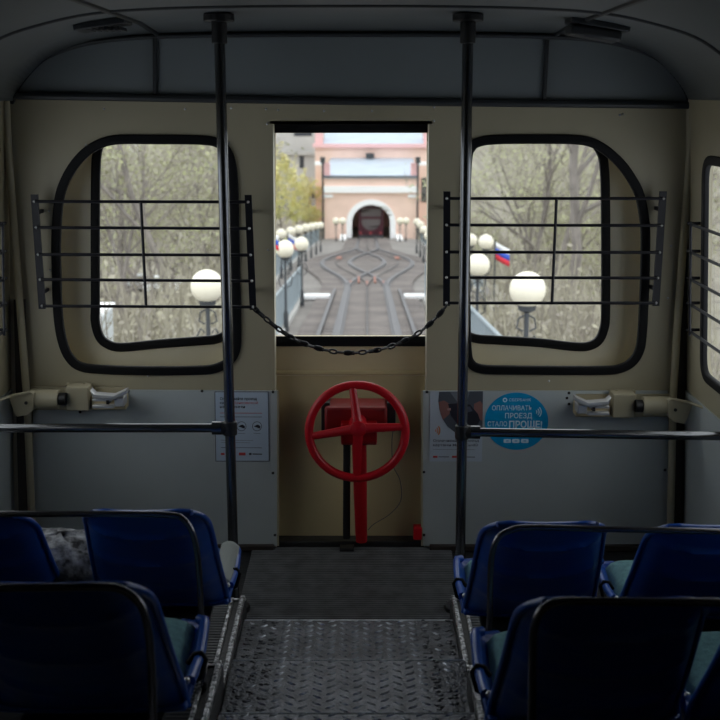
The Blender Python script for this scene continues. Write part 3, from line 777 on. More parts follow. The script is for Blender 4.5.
# grey bundle on the left wall seat, leaning in the gap
m = MB(); r = random.Random(5); c = at(62, 560, 3.36)
N1, N2 = 26, 16
for i in range(N2 + 1):
    a = PI * i / N2
    for k in range(N1):
        b = 2 * PI * k / N1
        sq = .75
        f = lambda v: math.copysign(abs(v) ** sq, v)
        rr = 1 + .05 * math.sin(3 * b + 2 * a) + .04 * math.sin(7 * b - 5 * a) + .03 * math.sin(11 * a + 3 * b)
        m.v.append((c.x + .15 * rr * f(math.sin(a)) * f(math.cos(b)), c.y + .13 * rr * f(math.sin(a)) * f(math.sin(b)), c.z - .03 + .115 * rr * f(math.cos(a))))
for i in range(N2):
    for k in range(N1):
        l = (k + 1) % N1; m.f.append((i * N1 + k, (i + 1) * N1 + k, (i + 1) * N1 + l, i * N1 + l))
tag(m.build('fabric_bundle', M['bundle'], ang=180), 'crumpled grey patterned fabric bundle between the two farther left seats', 'bundle')
# tube frames over the seat backs
def seat_rail(label, pts, Y, sgn, legz):
    P = [at(x, y, Y) for x, y in pts]
    q = [Vector((p.x, p.y, p.z)) for p in catmull([tuple(p) for p in P], 5, False)]
    e = q[-1]; end = Vector((WX(sgn, e.z) - sgn * .006, e.y, e.z + (P[-1].z - P[-2].z) / (P[-1].x - P[-2].x) * (WX(sgn, e.z) - e.x)))
    foot = Vector((q[0].x, q[0].y, legz))
    t = thing('seat_back_rail', label, 'handrail', foot)
    MB().tube([foot] + q + [end], .0088, 12).build('tube', M['railm'], t)
    MB().tube([foot, foot + Vector((0, 0, .012))], .035, 12).build('foot_flange', M['black'], t)
    MB().tube([end - Vector((sgn * .012, 0, 0)), end], .032, 12).build('wall_flange', M['black'], t)
seat_rail('bent black tube rail along the farther left seat backs', [(201, 610), (199.5, 580), (197.5, 556), (193, 534), (184, 520), (170, 515), (120, 514), (2, 514)], 2.985, -1, .10)
seat_rail('bent black tube rail along the nearer left seat back', [(153, 718), (152, 680), (150, 648), (146, 620), (138, 602), (122, 590), (100, 587), (40, 587.5), (2, 588)], 2.13, -1, .22)
seat_rail('bent black tube rail along the farther right seat backs', [(490, 610), (490.5, 575), (492.5, 552), (498, 538), (510, 530.5), (530, 527.5), (600, 529), (718, 531.5)], 2.985, 1, .10)
seat_rail('bent black tube rail along the nearer right seat back', [(532, 718), (532.5, 670), (533.5, 634), (538, 616), (547, 606), (562, 601.5), (600, 601.5), (718, 602.5)], 2.13, 1, .22)
# ------------------------------------------------------------------ outdoors
def gz(y): return EYE - 3.3 - .08 * y
def axis(y): return .0063 * y
def gat(px, py):
    s = -slope(py); y = 3.3 / (s - .08); return at(px, py, y)
def ribbon(m, f0, f1, y0, y1, n, dz, sub=1):
    base = len(m.v)
    for i in range(n + 1):
        y = y0 + (y1 - y0) * i / n
        for k in range(sub + 1):
            x = f0(y) + (f1(y) - f0(y)) * k / sub; m.v.append((x, y, gz(y) + (dz(x, y) if callable(dz) else dz)))
    for i in range(n):
        for k in range(sub): a = base + i * (sub + 1) + k; m.f.append((a, a + 1, a + sub + 2, a + sub + 1))
def smooth(t): t = min(1, max(0, t)); return t * t * (3 - 2 * t)
def hill(x, y):
    ax = abs(x - axis(y)); d = max(0, ax - 5.0)
    near = smooth((y - 78) / 14) * (1 - smooth((ax - 10) / 6))
    h = -5.2 * smooth(d / 8) * (1 - near) - .4 * min(1, d / 2) * (1 - near)
    h += .12 * max(0, y - 100) + .26 * max(0, y - 115)
    return h + .3 * math.sin(x * .7 + y * .31) * min(1, d / 4) * (1 - near)
def ground_hit(px, py):
    y = 8.0
    while y < 165:
        p = at(px, py, y)
        if p.z <= gz(y) + hill(p.x, y): return p
        y += .25
    return p
m = MB(); ribbon(m, lambda y: -90, lambda y: 90, 5.6, 170, 110, lambda x, y: hill(x, y) - .06, 90)
struct(m.build('ground', M['hill'], ang=180))
m = MB(); ribbon(m, lambda y: axis(y) - 2.9 - 1.7 * smooth((y - 34) / 8), lambda y: axis(y) + 2.9 + 1.7 * smooth((y - 34) / 8), 5.6, 100, 60, lambda x, y: -.03, 8)
bed = struct(m.build('ground.001', M['ground']))
m = MB()
def bw(y): return 1.7 + (1.6 * math.sin(PI * (y - 42) / 36) ** 2 if 42 < y < 78 else 0)
y = 7.0
while y < 99:
    r_ = random.Random(int(y * 10)); h = bw(y)
    m.add([(axis(y) + s_ * h, yy, gz(yy) + zz) for s_, yy, zz in ((-1, y, .0), (1, y, .0), (1, y + .5, .0), (-1, y + .5, 0), (-1, y, .05), (1, y, .05), (1, y + .5, .05), (-1, y + .5, .05))],
          [(0, 1, 2, 3), (7, 6, 5, 4), (0, 4, 5, 1), (1, 5, 6, 2), (2, 6, 7, 3), (3, 7, 4, 0)])
    y += .62 if y < 60 else .8
m.build('sleepers', M['bed'], bed, smooth=False)
m = MB()
for sx in (-1, 1): ribbon(m, lambda y: axis(y) + sx * 6.8 - 2.4, lambda y: axis(y) + sx * 6.8 + 2.4, 78, 99, 12, lambda x, y: hill(x, y) + .02, 4)
m.build('lawn', M['grass'], bpy.data.objects['ground'])
def bump(y): return 1.62 * math.sin(PI * (y - 42) / 36) ** 2 if 42 < y < 78 else 0
def track(label, sgn, y0, y1):
    t = thing('railway_track', label, 'track', (axis(y0), y0, gz(y0)))
    for s_ in (-1, 1):
        m = MB(); n = int((y1 - y0) / 1.0); prv = None
        pts = []
        for i in range(n + 1):
            y = y0 + (y1 - y0) * i / n; pts.append(Vector((axis(y) + sgn * bump(y) + s_ * .72, y, gz(y) + .12)))
        for w, h0, h1 in ((.075, -.07, 0), (.13, -.07, -.045)):
            for a, b in zip(pts, pts[1:]):
                m.hexa([a + Vector((-w, 0, h0)), a + Vector((w, 0, h0)), a + Vector((w, 0, h1)), a + Vector((-w, 0, h1))], [b + Vector((-w, 0, h0)), b + Vector((w, 0, h0)), b + Vector((w, 0, h1)), b + Vector((-w, 0, h1))])
        m.build('rail', M['railsteel'], t, smooth=False)
    m = MB(); pts = []
    n = int((y1 - y0) / 1.5)
    for i in range(n + 1): y = y0 + (y1 - y0) * i / n; pts.append((axis(y) + sgn * bump(y), y, gz(y) + .10))
    m.tube(pts, .02, 6).build('haul_cable', M['railsteel'], t)
track('pair of dark rails running down to the arch, bowing left at the passing loop', -1, 7, 99)
track('pair of dark rails bowing right in the passing loop', 1, 43, 77.5)
# low kerbs beside the near track and the white slab ends
for sx, lab in ((-1, 'thin concrete kerb left of the near track'), (1, 'thin concrete kerb right of the near track')):
    m = MB()
    for i in range(24):
        y = 12 + i * 1.2; x = axis(y) + sx * 1.16
        m.hexa([(x - .05, y, gz(y)), (x + .05, y, gz(y)), (x + .05, y, gz(y) + .14), (x - .05, y, gz(y) + .14)], [(x - .05, y + 1.2, gz(y + 1.2)), (x + .05, y + 1.2, gz(y + 1.2)), (x + .05, y + 1.2, gz(y + 1.2) + .14), (x - .05, y + 1.2, gz(y + 1.2) + .14)])
    tag(m.build('track_kerb', M['railsteel'], smooth=False), lab, 'kerb')
for x0, x1, lab in ((303, 330, 'white slab edge beside the track, left of the rails'), (404, 425, 'white slab edge beside the track, right of the rails')):
    a = at(x0, 299, 38); b = at(x1, 299, 38)
    tag(MB().box(((a.x + b.x) / 2, 38, gz(38) + .09), (b.x - a.x, .45, .14)).build('slab_edge', M['white'], None, .02), lab, 'slab')
for x, y_, lab in ((339, 260, 'orange-red point marker inside the left loop'), (397, 260, 'orange-red point marker inside the right loop')):
    p = gat(x, y_); tag(MB().box((p.x, p.y, gz(p.y) + .08), (.3, .7, .16)).build('point_marker', M['orange'], None, .04), lab, 'marker')
# switch machinery: rods near the crossing
p = gat(367, 286); m = MB()
for k in range(5): m.box((p.x + (k - 2) * .32, p.y + (k % 2) * 1.2, gz(p.y) + .07), (.08, 1.5, .06))
tag(m.build('switch_rods', M['orange'], None, .01), 'rusty switch rods between the rails before the crossing', 'switch')
# ---- street lamps
RODS = {}
def lamp(x, y, h, r, label, grp):
    g = gz(y)
    t = thing('street_lamp', label, 'street lamp', (x, y, g), grp)
    if 'globe' not in RODS:
        a = MB().ball((0, 0, 0), .225, 24, 16).build('globe', M['globe'])
        b = MB().tube([(0, 0, 0), (0, 0, .25), (0, 0, .3), (0, 0, 1)], (.07, .06, .032, .03), 10).build('post', M['post'])
        c = MB().tube([(0, 0, -.06), (0, 0, -.03), (0, 0, .03)], (.05, .11, .12), 12)
        for s_ in (-1, 1):
            c.tube([(s_ * .04, 0, -.75), (s_ * .14, 0, -.68), (s_ * .17, 0, -.5), (s_ * .10, 0, -.36), (s_ * .05, 0, -.42)], .014, 6)
            c.tube([(s_ * .04, 0, -.30), (s_ * .12, 0, -.26), (s_ * .10, 0, -.14), (s_ * .03, 0, -.1)], .012, 6)
        c = c.build('collar', M['post'])
        RODS.update(globe=a, post=b, collar=c)
        for o in (a, b, c): COL.objects.unlink(o)
    for k, zz, sc in (('globe', h, r / .225), ('post', 0, 1), ('collar', h - r, 1)):
        o = RODS[k].copy(); COL.objects.link(o); o.parent = t; o.location = (0, 0, zz)
        if k == 'globe': o.scale = (sc, sc, sc)
        if k == 'post': o.scale = (1, 1, h - r)
ordn = ['first', 'second', 'third', 'fourth', 'fifth', 'sixth', 'seventh', 'eighth', 'ninth', 'tenth', 'eleventh']
left = [(207, 286, 16.6), (285, 249, 9), (301.5, 244, 7.2), (281, 234, 5.3), (290.5, 231.5, 4.8), (298.5, 229.5, 4.5), (305.5, 228, 4.2), (311, 227, 3.9), (316, 226, 3.7), (320.5, 225.5, 3.5)]
right = [(527.5, 289.5, 18.2), (478, 265, 11.8), (486, 242, 7.6), (471, 240, 6.2), (417, 222, 3.6), (420.5, 225, 3.9), (424, 230, 4.3), (428.5, 236, 4.6)]
for nm, L in (('left', left), ('right', right)):
    for i, (x, y, r) in enumerate(L):
        d = .225 * F / r; p = at(x, y, d * .99)
        lamp(p.x, p.y, max(1.2, p.z - gz(p.y)), .225, 'white globe lamp on a dark post, %s from the car in the %s row' % (ordn[i], nm), 'globe lamps beside the track, %s row' % nm)
for x, lab in ((336, 'cream lamp left of the arch, at its left side'), (342.5, 'cream lamp left of the arch, close to its white ring'), (400, 'cream lamp right of the arch, close to its white ring'), (406, 'cream lamp right of the arch, at its right side')):
    p = at(x, 221, 92); lamp(p.x, p.y, p.z - gz(92), .28, lab, 'lamps flanking the arch')
# ---- railings
def railing(label, path, h=1.05, base=0.1):
    """path: list of (x, y)"""
    p0 = path[0]; t = thing('railing', label, 'railing', (p0[0], p0[1], gz(p0[1])))
    L = []
    for (xa, ya), (xb, yb) in zip(path, path[1:]):
        n = max(1, round(math.hypot(xb - xa, yb - ya) / 2.4))
        for i in range(n): L.append((xa + (xb - xa) * i / n, ya + (yb - ya) * i / n))
    L.append(path[-1])
    V = lambda p, z: Vector((p[0], p[1], gz(p[1]) + z))
    MB().tube([V(p, h) for p in L], .035, 8).build('top_rail', M['fence'], t); MB().tube([V(p, base + .08) for p in L], .028, 6).build('bottom_rail', M['fence'], t)
    for p in L: MB().box(V(p, h / 2), (.07, .07, h)).build('railing_post', M['fence'], t, smooth=False)
    m = MB()
    for a, b in zip(L, L[1:]):
        n = 15
        for i in range(1, n): q = (a[0] + (b[0] - a[0]) * i / n, a[1] + (b[1] - a[1]) * i / n); m.box(V(q, (h + base) / 2), (.022, .022, h - base))
    o = m.build('balusters', M['fence'], t, smooth=False)
    m = MB()
    for a, b in zip(L, L[1:]):
        w = Vector((.12, 0, 0)); z0, z1 = Vector((0, 0, -.1)), Vector((0, 0, .10))
        m.hexa([V(a, 0) - w + z0, V(a, 0) + w + z0, V(a, 0) + w + z1, V(a, 0) - w + z1], [V(b, 0) - w + z0, V(b, 0) + w + z0, V(b, 0) + w + z1, V(b, 0) - w + z1])
    m.build('kerb', M['greyb'], t, smooth=False)
railing('grey-blue railing left of the track, nearest the car', [(-1.98, 11), (-2.0, 38.5)], 1.05)
railing('grey-blue railing right of the track, nearest the car', [(2.15, 10), (2.2, 38)], 1.2)
railing('grey-blue railing left of the passing loop, running on to the station', [(-3.5, 40), (-3.6, 70), (-3.3, 92)], 1.05)
railing('grey-blue railing right of the passing loop, running on to the station', [(4.3, 40), (4.5, 70), (4.9, 92)], 1.05)
# ---- flags
def flag(px, py, Yf, w, label, lean=.25):
    p = at(px, py, Yf); g = gz(Yf)
    t = thing('flag', label, 'flag', (p.x, p.y, g))
    MB().tube([(p.x, p.y, g - .3), (p.x, p.y, p.z + w * .9)], .02, 6).build('flagpole', M['post'], t)
    for k, mm in enumerate(('fw', 'fb', 'fr')):
        m = MB()
        for i in range(7):
            f = i / 6
            for e in (0, 1): m.v.append((p.x + w * f * (.5 + .4 * f), p.y + .06 * math.sin(f * 5), p.z + w * .8 - (k + e) * w * .36 - w * lean * f * 2))
        for i in range(6): m.f.append((2 * i, 2 * i + 2, 2 * i + 3, 2 * i + 1))
        m.build('stripe', M[mm], t, solid=.01)
flag(495, 254, 30, .42, 'white, blue and red striped flag beyond the lamps, right end window')
flag(266.5, 240, 25, .30, 'white, blue and red striped flag half hidden by the left jamb of the door window')
flag(288, 242, 44, .42, 'white, blue and red striped flag behind the left globe lamps')
# ---- lower station
YT = 99.0
def Q(px, py, Y=YT): p = at(px, py, Y); return (p.x, p.z)
base = gz(YT) - .3
sb = thing('station_building', 'pink funicular station with white-ringed arch and pale blue roofs', 'building', (at(370, 238, YT).x, YT, base))
def rect(x0, y0, x1, y1, Y=YT): a = Q(x0, y0, Y); b = Q(x1, y1, Y); return [(a[0], b[1]), (b[0], b[1]), (b[0], a[1]), (a[0], a[1])]
ac = Q(371, 223); ari = 19.0 / 11.55; aro = 24.5 / 11.55
bz = base
archl = [(ac[0] + ari, bz)] + [(ac[0] + ari * math.cos(a), ac[1] + ari * .95 * math.sin(a)) for a in [k * PI / 20 for k in range(21)]] + [(ac[0] - ari, bz)]
archo = [(ac[0] + aro, bz)] + [(ac[0] + aro * math.cos(a), ac[1] + aro * .95 * math.sin(a)) for a in [k * PI / 20 for k in range(21)]] + [(ac[0] - aro, bz)]
x0, zt_ = Q(324.5, 176); x1, _ = Q(416.5, 176)
# facade (with a notch cut by the arch)
plate('facade', [[(x0, bz), (ac[0] - ari, bz)] + list(reversed(archl[1:-1])) + [(ac[0] + ari, bz), (x1, bz), (x1, zt_), (x0, zt_)]], M['pink'], YT, .4, sb)
plate('arch_ring', [archo + list(reversed(archl))], M['white'], YT - .12, .12, sb)
m = MB(); m.hexa([(x0, YT + .4, bz), (x0 + .3, YT + .4, bz), (x0 + .3, YT + .4, zt_), (x0, YT + .4, zt_)], [(x0, YT + 9, bz), (x0 + .3, YT + 9, bz), (x0 + .3, YT + 9, zt_), (x0, YT + 9, zt_)])
m.hexa([(x1 - .3, YT + .4, bz), (x1, YT + .4, bz), (x1, YT + .4, zt_), (x1 - .3, YT + .4, zt_)], [(x1 - .3, YT + 9, bz), (x1, YT + 9, bz), (x1, YT + 9, zt_), (x1 - .3, YT + 9, zt_)]); m.build('side_walls', M['pink'], sb, smooth=False)
for ya, yb, mm, pr in ((186, 192.5, 'white', .35), (175.6, 177.2, 'pink2', .3)):
    a = Q(323, ya); b = Q(417.5, yb); MB().box(((a[0] + b[0]) / 2, YT - pr / 2, (a[1] + b[1]) / 2), (b[0] - a[0], pr, a[1] - b[1])).build('cornice', M[mm], sb, smooth=False)
for xa, xb in ((324, 333), (408, 416)):
    a = Q(xa, 194.5); b = Q(xb, 197.5); MB().box(((a[0] + b[0]) / 2, YT - .1, (a[1] + b[1]) / 2), (b[0] - a[0], .2, a[1] - b[1])).build('capital', M['white'], sb, smooth=False)
# sloped roof of the front hall
r0 = at(323, 175.8, YT - .3); r1 = at(417.5, 175.8, YT - .3); t0 = at(331, 158, YT + 8); t1 = at(413, 158, YT + 8)
tk = Vector((0, 0, -.2))
MB().hexa([r0, r1, t1, t0], [r0 + tk, r1 + tk, t1 + tk, t0 + tk]).build('front_roof', M['roof'], sb, smooth=False)
for xa, xb in ((323, 330), (411, 418)):
    a = at(xa, 163, YT - .1); b = at(xb, 177, YT - .1); MB().box(((a.x + b.x) / 2, YT + .2, (a.z + b.z) / 2), (b.x - a.x, .6, a.z - b.z)).build('parapet_block', M['pink2'], sb, smooth=False)
# upper block behind
YU = YT + 8.0
a = Q(315, 145.5, YU); b = Q(432, 240, YU); MB().box(((a[0] + b[0]) / 2, YU + 4, (a[1] + b[1]) / 2), (b[0] - a[0], 8, a[1] - b[1])).build('rear_block', M['pink'], sb, smooth=False)
a = Q(313, 143.5, YU); b = Q(434, 147.5, YU); MB().box(((a[0] + b[0]) / 2, YU - .2, (a[1] + b[1]) / 2), (b[0] - a[0], .5, a[1] - b[1])).build('cornice', M['pink2'], sb, smooth=False)
r0 = at(323, 144, YU - .4); r1 = at(424, 144, YU - .4); t0 = at(327, 122, YU + 6); t1 = at(420, 122, YU + 6)
MB().hexa([r0, r1, t1, t0], [r0 + tk, r1 + tk, t1 + tk, t0 + tk]).build('rear_roof', M['roof'], sb, smooth=False)
for xa, xb in ((315, 323), (424, 432)):
    a = at(xa, 128, YU); b = at(xb, 145, YU); MB().box(((a.x + b.x) / 2, YU + .5, (a.z + b.z) / 2), (b.x - a.x, 1.4, a.z - b.z)).build('parapet_block', M['pink2'], sb, smooth=False)
p = at(370, 155.5, YT + 7.5); MB().box(p, (.75, .5, .42)).build('roof_box', M['post'], sb, smooth=False)
for x in (322.6, 418): a = at(x, 160, YT - .35); MB().tube([a, (a.x, a.y, bz)], .09, 8).build('drainpipe', M['post'], sb); MB().box((a.x, a.y, a.z), (.4, .35, .5)).build('drain_head', M['post'], sb, smooth=False)
for xa, xb in ((315, 323), (418, 432)):
    a = at(xa, 162, YT + 3); b = at(xb, 165, YT + 3); MB().box(((a.x + b.x) / 2, YT + 3, (a.z + b.z) / 2), (b.x - a.x, 1, a.z - b.z)).build('side_cornice', M['white'], sb, smooth=False)
a = at(424, 190, YU - .05); MB().box((a.x, YU - .05, a.z), (.5, .1, 2.2)).build('side_window', M['winb'], sb, smooth=False)
m = MB(); m.box((ac[0], YT + 8.5, bz + 3), (7, .3, 6.6)); m.build('tunnel_end', M['post'], sb, smooth=False)
for sx in (-1, 1):
    xx = ac[0] + sx * (aro + .25); MB().box((xx, YT - 2.2, gz(YT) + .15), (.5, 4, .5)).build('kerb_block', M['white'], sb, smooth=False)
# the other car, waiting in the arch
yc = YT + .8
fc = thing('funicular_car', 'maroon funicular car waiting inside the station arch', 'rail car', (ac[0], yc, gz(yc)))
l, r_ = Q(358.5, 236, yc)[0], Q(383.5, 236, yc)[0]; zb, ztop = Q(0, 239, yc)[1], Q(0, 206.5, yc)[1]
lp = roundpoly([(l, zb), (r_, zb), (r_, ztop), (l, ztop)], [.1, .1, .5, .5])
plate('body', [[tuple(p) for p in lp]], M['carred'], yc, 5, fc)
plate('windscreen', [[tuple(p) for p in roundpoly(rect(361, 208.5, 381, 216.5, yc), .15)]], M['carglass'], yc - .03, .03, fc)
plate('front_panel', [[tuple(p) for p in roundpoly(rect(361.5, 219, 380.5, 230, yc), [.9, .9, .1, .1])]], M['carglass'], yc - .03, .03, fc)
for x in (360.5, 370.5, 380.5): MB().tube([at(x, 233, yc + .02), at(x, 233, yc - .08)], .13, 10).build('lamp', M['tail'], fc)
MB().box((ac[0], yc - .1, zb + .2), (r_ - l, .2, .3)).build('buffer_beam', M['post'], fc, smooth=False)
# grey block of flats left of the station
YG = 118
a = at(236, 128, YG); b = at(316, 218, YG)
gb = thing('apartment_block', 'grey concrete block of flats left of the pink station', 'building', ((a.x + b.x) / 2, YG + 4, b.z - 5))
MB().box(((a.x + b.x) / 2, YG + 4, (a.z + b.z - 5) / 2), (b.x - a.x, 8, a.z - b.z + 5)).build('walls', M['greyb'], gb, smooth=False)
for x0_, y0_, x1_, y1_ in ((294, 131, 312, 136), (299.5, 156, 304, 168), (280, 156, 285, 168), (281, 190, 286, 198), (311, 191, 315, 198)):
    w_ = rect(x0_, y0_, x1_, y1_, YG - .05); plate('window', [w_], M['winb'], YG - .05, .06, gb)
a = at(272, 152, YG - .2); b = at(316, 155, YG - .2); MB().box(((a.x + b.x) / 2, YG - .15, (a.z + b.z) / 2), (b.x - a.x, .3, a.z - b.z)).build('ledge', M['greyb'], gb, smooth=False)
# fragments seen through the left end window
YO = 128
a = at(113, 140, YO); b = at(126, 205, YO)
ob_ = thing('orange_house', 'narrow orange house high beyond the trees, left end window', 'building', ((a.x + b.x) / 2, YO, b.z)); ob_.name = 'terrace_house'
MB().box(((a.x + b.x) / 2, YO + 2, (a.z + b.z) / 2), (b.x - a.x, 4, a.z - b.z)).build('wall', M['orangewall'], ob_, smooth=False)
a2 = at(126, 139, YO); b2 = at(137, 200, YO); MB().box(((a2.x + b2.x) / 2, YO + 2, (a2.z + b2.z) / 2), (b2.x - a2.x, 4, a2.z - b2.z)).build('white_wing', M['white'], ob_, smooth=False)
for yy in (150, 165, 180): plate('window', [rect(117, yy, 122, yy + 7, YO - .05)], M['winb'], YO - .05, .05, ob_)
p = at(213, 167, 90); sg = thing('street_sign', 'blue sign high among the trees, left end window', 'sign', (p.x, p.y, hill(p.x, 90) + gz(90)))
MB().box(p, (1.4, .1, .55)).build('sign_board', M['bluesign'], sg, smooth=False); MB().tube([p + Vector((0, .1, 0)), (p.x, p.y + .1, hill(p.x, 90) + gz(90) - .5)], .05, 6).build('sign_post', M['post'], sg)
def carobj(px, py, Yc_, label, mm, ang):
    p = ground_hit(px, py); t = thing('parked_car', label, 'car', p); R = Matrix.Rotation(ang, 3, 'Z')
    def bodyloop(pr, w, name, m_):
        m = MB(); n = len(pr)
        vs = [p + R @ Vector((x, s_ * w, z)) for s_ in (-1, 1) for x, z in pr]
        m.add(vs, [tuple(range(n - 1, -1, -1)), tuple(range(n, 2 * n))] + [(i, (i + 1) % n, n + (i + 1) % n, n + i) for i in range(n)])
        m.build(name, m_, t, .05)
    bodyloop([(-2.1, .25), (2.1, .25), (2.15, .7), (1.3, .88), (-1.9, .92), (-2.15, .7)], .82, 'body', mm)
    bodyloop([(-1.8, .9), (.9, .88), (.3, 1.4), (-1.3, 1.42)], .70, 'cabin', M['carglass'])
    bodyloop([(-1.3, 1.40), (.3, 1.38), (.2, 1.46), (-1.2, 1.48)], .68, 'roof', mm)
    for sx in (-1.35, 1.35):
        for sy in (-.78, .78): c = p + R @ Vector((sx, sy, .3)); MB().tube([c - R @ Vector((0, .09, 0)), c + R @ Vector((0, .09, 0))], .31, 14).build('wheel', M['rubber'], t)
carobj(167, 292, 0, 'white car parked among the trees, left end window', M['carwhite'], .3)
carobj(143, 290, 0, 'silver car parked behind the white one, left end window', mat('silver paint', (.55, .58, .6), .3, metal=.4), .15)
p = at(101, 372, 21); kb = thing('kiosk', 'pale grey kiosk at the lower corner of the left end window', 'kiosk', p)
z1 = at(101, 317, 21).z; zz0 = gz(21) - 1
MB().box((at(88, 330, 21).x, 21.6, (z1 + zz0) / 2), (.42, 1.2, z1 - zz0)).build('walls', mat('pale grey metal', (.62, .66, .68), .5), kb, smooth=False)
MB().box((at(88, 330, 21).x, 21.6, z1 + .03), (.52, 1.3, .07)).build('roof', M['white'], kb, smooth=False)
# ---- trees
def tree_mesh(seed, H, lean, dens=1.0, low=.25, lush=1):
    r = random.Random(seed); wood = MB(); twig = MB(); tips = []
    def grow(p, d, L, rad, lev):
        n = 4 if lev < 2 else 3; pts = [p]; rs = [rad]; q = p.copy(); dd = d.copy()
        for i in range(n):
            dd = (dd + Vector((r.gauss(0, .13), r.gauss(0, .13), r.gauss(.04, .07)))).normalized()
            q = q + dd * (L / n); pts.append(q.copy()); rs.append(rad * (1 - .62 * (i + 1) / n))
        (wood if lev < 3 else twig).tube(pts, rs, 6 if lev == 0 else (4 if lev < 3 else 3), caps=False)
        if lev >= 3: tips.extend(pts[1:])
        if lev == 4: return
        k = int({0: 9, 1: 6, 2: 5, 3: 3}[lev] * dens)
        for j in range(k):
            f = (low if lev == 0 else .25) + (1 - (low if lev == 0 else .25)) * (j + r.random()) / k
            i = min(int(f * n), n - 1); b = pts[i].lerp(pts[i + 1], f * n - i)
            ax = dd.cross(Vector((r.gauss(0, 1), r.gauss(0, 1), r.gauss(0, 1)))).normalized()
            nd = (Matrix.Rotation(r.uniform(.45, 1.0), 3, ax) @ dd + Vector((0, 0, .12))).normalized()
            grow(b, nd, L * r.uniform(.45, .62) * (1.0 if lev else .9), max(.012, rad * (1 - .6 * f) * .55), lev + 1)
    grow(Vector((0, 0, -.4)), Vector((lean, 0, 1)).normalized(), H * .80, H * .0145, 0)
    leaf = MB()
    for t_ in tips:
        for _ in range(lush):
            if r.random() > .75: continue
            c = t_ + Vector((r.gauss(0, .12), r.gauss(0, .12), r.gauss(0, .12))); s = r.uniform(.03, .075) * (1 if lush == 1 else 2.2)
            u = Vector((r.gauss(0, 1), r.gauss(0, 1), r.gauss(0, 1))).normalized(); w = u.orthogonal().normalized()
            leaf.add([c - u * s - w * s * .5, c + u * s - w * s * .5, c + u * s + w * s * .5, c - u * s + w * s * .5], [(0, 1, 2, 3)])
    return wood, twig, leaf
TP = []
for k, (H, le, de, lu) in enumerate(((9, .1, 1.0, 1), (11, -.08, 1.0, 1), (8, .0, 1.15, 1), (12, .05, .95, 1), (10, .0, .9, 4))):
    w_, tw, lf = tree_mesh(40 + k, H, le, de, .25 if lu == 1 else .1, lu)
    def mk(mb, nm, mm):
        o = mb.build(nm, M[mm], None, smooth=False); COL.objects.unlink(o); return o
    TP.append((mk(w_, 'trunk', 'bark'), mk(tw, 'twigs', 'twig'), mk(lf, 'foliage', 'leaf')))
lf2 = {}
def tree(k, x, y, s, rz, label, grp, yellow=False, z=None):
    t = thing('spring_tree', label, 'tree', (x, y, gz(y) + hill(x, y) if z is None else z), grp)
    for o in TP[k]:
        c = o.copy(); c.parent = t; COL.objects.link(c)
        if yellow and c.name.startswith('foliage'):
            if k not in lf2:
                lf2[k] = o.data.copy(); lf2[k].materials[0] = M['leaf2']
            c.data = lf2[k]
    t.rotation_euler = (0, 0, rz); t.scale = (s, s, s); return t
rt = random.Random(11)
big = [(1, 6.5, 36, 1.25, 'large bare grey tree filling the middle of the right end window', None), (3, -6.0, 37, .95, 'forked bare tree beside the single white globe, left end window', None), (0, -7.6, 36, .9, 'dark leaning tree low in the left end window', None)]
for k, x, y, s, lab, g in big: tree(k, x, y, s, rt.uniform(0, 6), lab, g)
for i in range(15):
    y = 48 + 62 * (i + rt.random()) / 15; x = -rt.uniform(.12, .26) * y; tree(i % 4, min(x, -6.5), y, rt.uniform(.9, 1.35), rt.uniform(0, 6), 'bare budding tree on the slope beyond the left end window', 'trees beyond the left end window')
for i in range(15):
    y = 48 + 62 * (i + rt.random()) / 15; x = rt.uniform(.145, .25) * y; tree((i + 1) % 4, max(x, 6.5), y, rt.uniform(.9, 1.35), rt.uniform(0, 6), 'bare budding tree on the slope beyond the right end window', 'trees beyond the right end window')
for i, (px, y, sc) in enumerate(((267, 96, .62), (282, 104, .58), (296, 100, .46), (306, 106, .36))):
    x = (px - 360) * y / F; tree(4, x, y, sc, rt.uniform(0, 6), 'yellow-green budding tree left of the pink station', 'trees left of the station', True)
for i in range(10):
    y = rt.uniform(112, 150); x = (19 + 20 * rt.random()) * (1 if i % 2 else -1)
    tree(i % 4, x, y, rt.uniform(.9, 1.3), rt.uniform(0, 6), 'hazy bare tree high on the far hillside', 'trees on the far hillside')
m = MB(); r = random.Random(77)
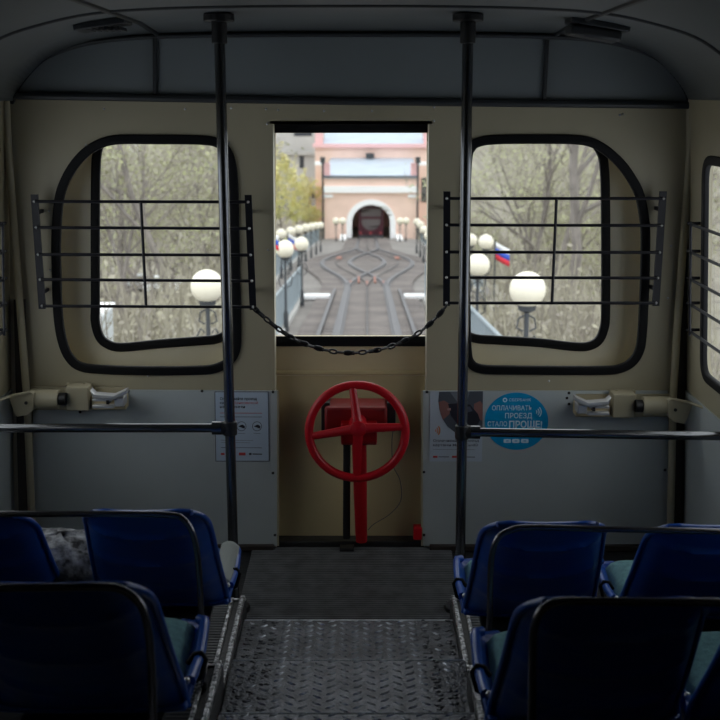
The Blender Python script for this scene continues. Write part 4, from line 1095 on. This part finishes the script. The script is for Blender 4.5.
for i in range(5600):
    y = 13 + 100 * r.random() ** 1.2; sgn = r.choice((-1, 1)); x = sgn * r.uniform(.085, .27) * y
    if abs(x) < 5.2: x = sgn * r.uniform(3.3 if y < 36 else 5.2, 7.5)
    if 40 < y and -.20 < x / y < -.15: continue
    b = Vector((x, y, gz(y) + hill(x, y) - .1)); hgt = r.uniform(.4, 1.7) * (1 if r.random() < .8 else 1.7)
    for _ in range(3):
        d = Vector((r.gauss(0, .35), r.gauss(0, .35), 1)).normalized(); e = b + d * hgt * r.uniform(.6, 1)
        w = Vector((.012 + .0003 * y, 0, 0)); m.add([b - w, b + w, e + w * .4, e - w * .4], [(0, 1, 2, 3)])
        for q in range(2):
            c = b.lerp(e, r.uniform(.4, 1)) + Vector((r.gauss(0, .12), r.gauss(0, .12), r.gauss(0, .1))); sz = r.uniform(.03, .09); u = Vector((r.gauss(0, 1), r.gauss(0, 1), r.gauss(0, 1))).normalized(); v = u.orthogonal().normalized()
            m.add([c - u * sz, c + v * sz * .6, c + u * sz, c - v * sz * .6], [(0, 1, 2, 3)])
ug = tag(m.build('undergrowth', mat('dry brush', (.42, .395, .29), .95, c2=(.26, .23, .20), vscale=.7, detail=6), smooth=False), 'tangled dry brush and scrub covering the slopes beyond the end windows', 'undergrowth'); ug['kind'] = 'stuff'
# ------------------------------------------------------------------ light
W = bpy.data.worlds.new('sky'); SC.world = W; W.use_nodes = True; nt = W.node_tree
bg = nt.nodes['Background']; tc = nt.nodes.new('ShaderNodeTexCoord'); sp = nt.nodes.new('ShaderNodeSeparateXYZ'); rp = nt.nodes.new('ShaderNodeValToRGB')
nt.links.new(tc.outputs['Generated'], sp.inputs[0]); nt.links.new(sp.outputs['Z'], rp.inputs[0]); nt.links.new(rp.outputs[0], bg.inputs[0])
rp.color_ramp.elements[0].position = 0; rp.color_ramp.elements[0].color = (.86, .91, 1, 1)
rp.color_ramp.elements[1].position = .8; rp.color_ramp.elements[1].color = (.95, .98, 1, 1)
bg.inputs[1].default_value = 1.12
VS = SC.view_settings; VS.view_transform = 'Standard'; VS.look = 'None'; VS.gamma = 1; VS.use_curve_mapping = False
VS.exposure = 0.9
SC.cycles.use_denoising = True; SC.cycles.max_bounces = 10; SC.cycles.diffuse_bounces = 5; SC.cycles.transparent_max_bounces = 24
SC.cycles.caustics_reflective = False; SC.cycles.caustics_refractive = False
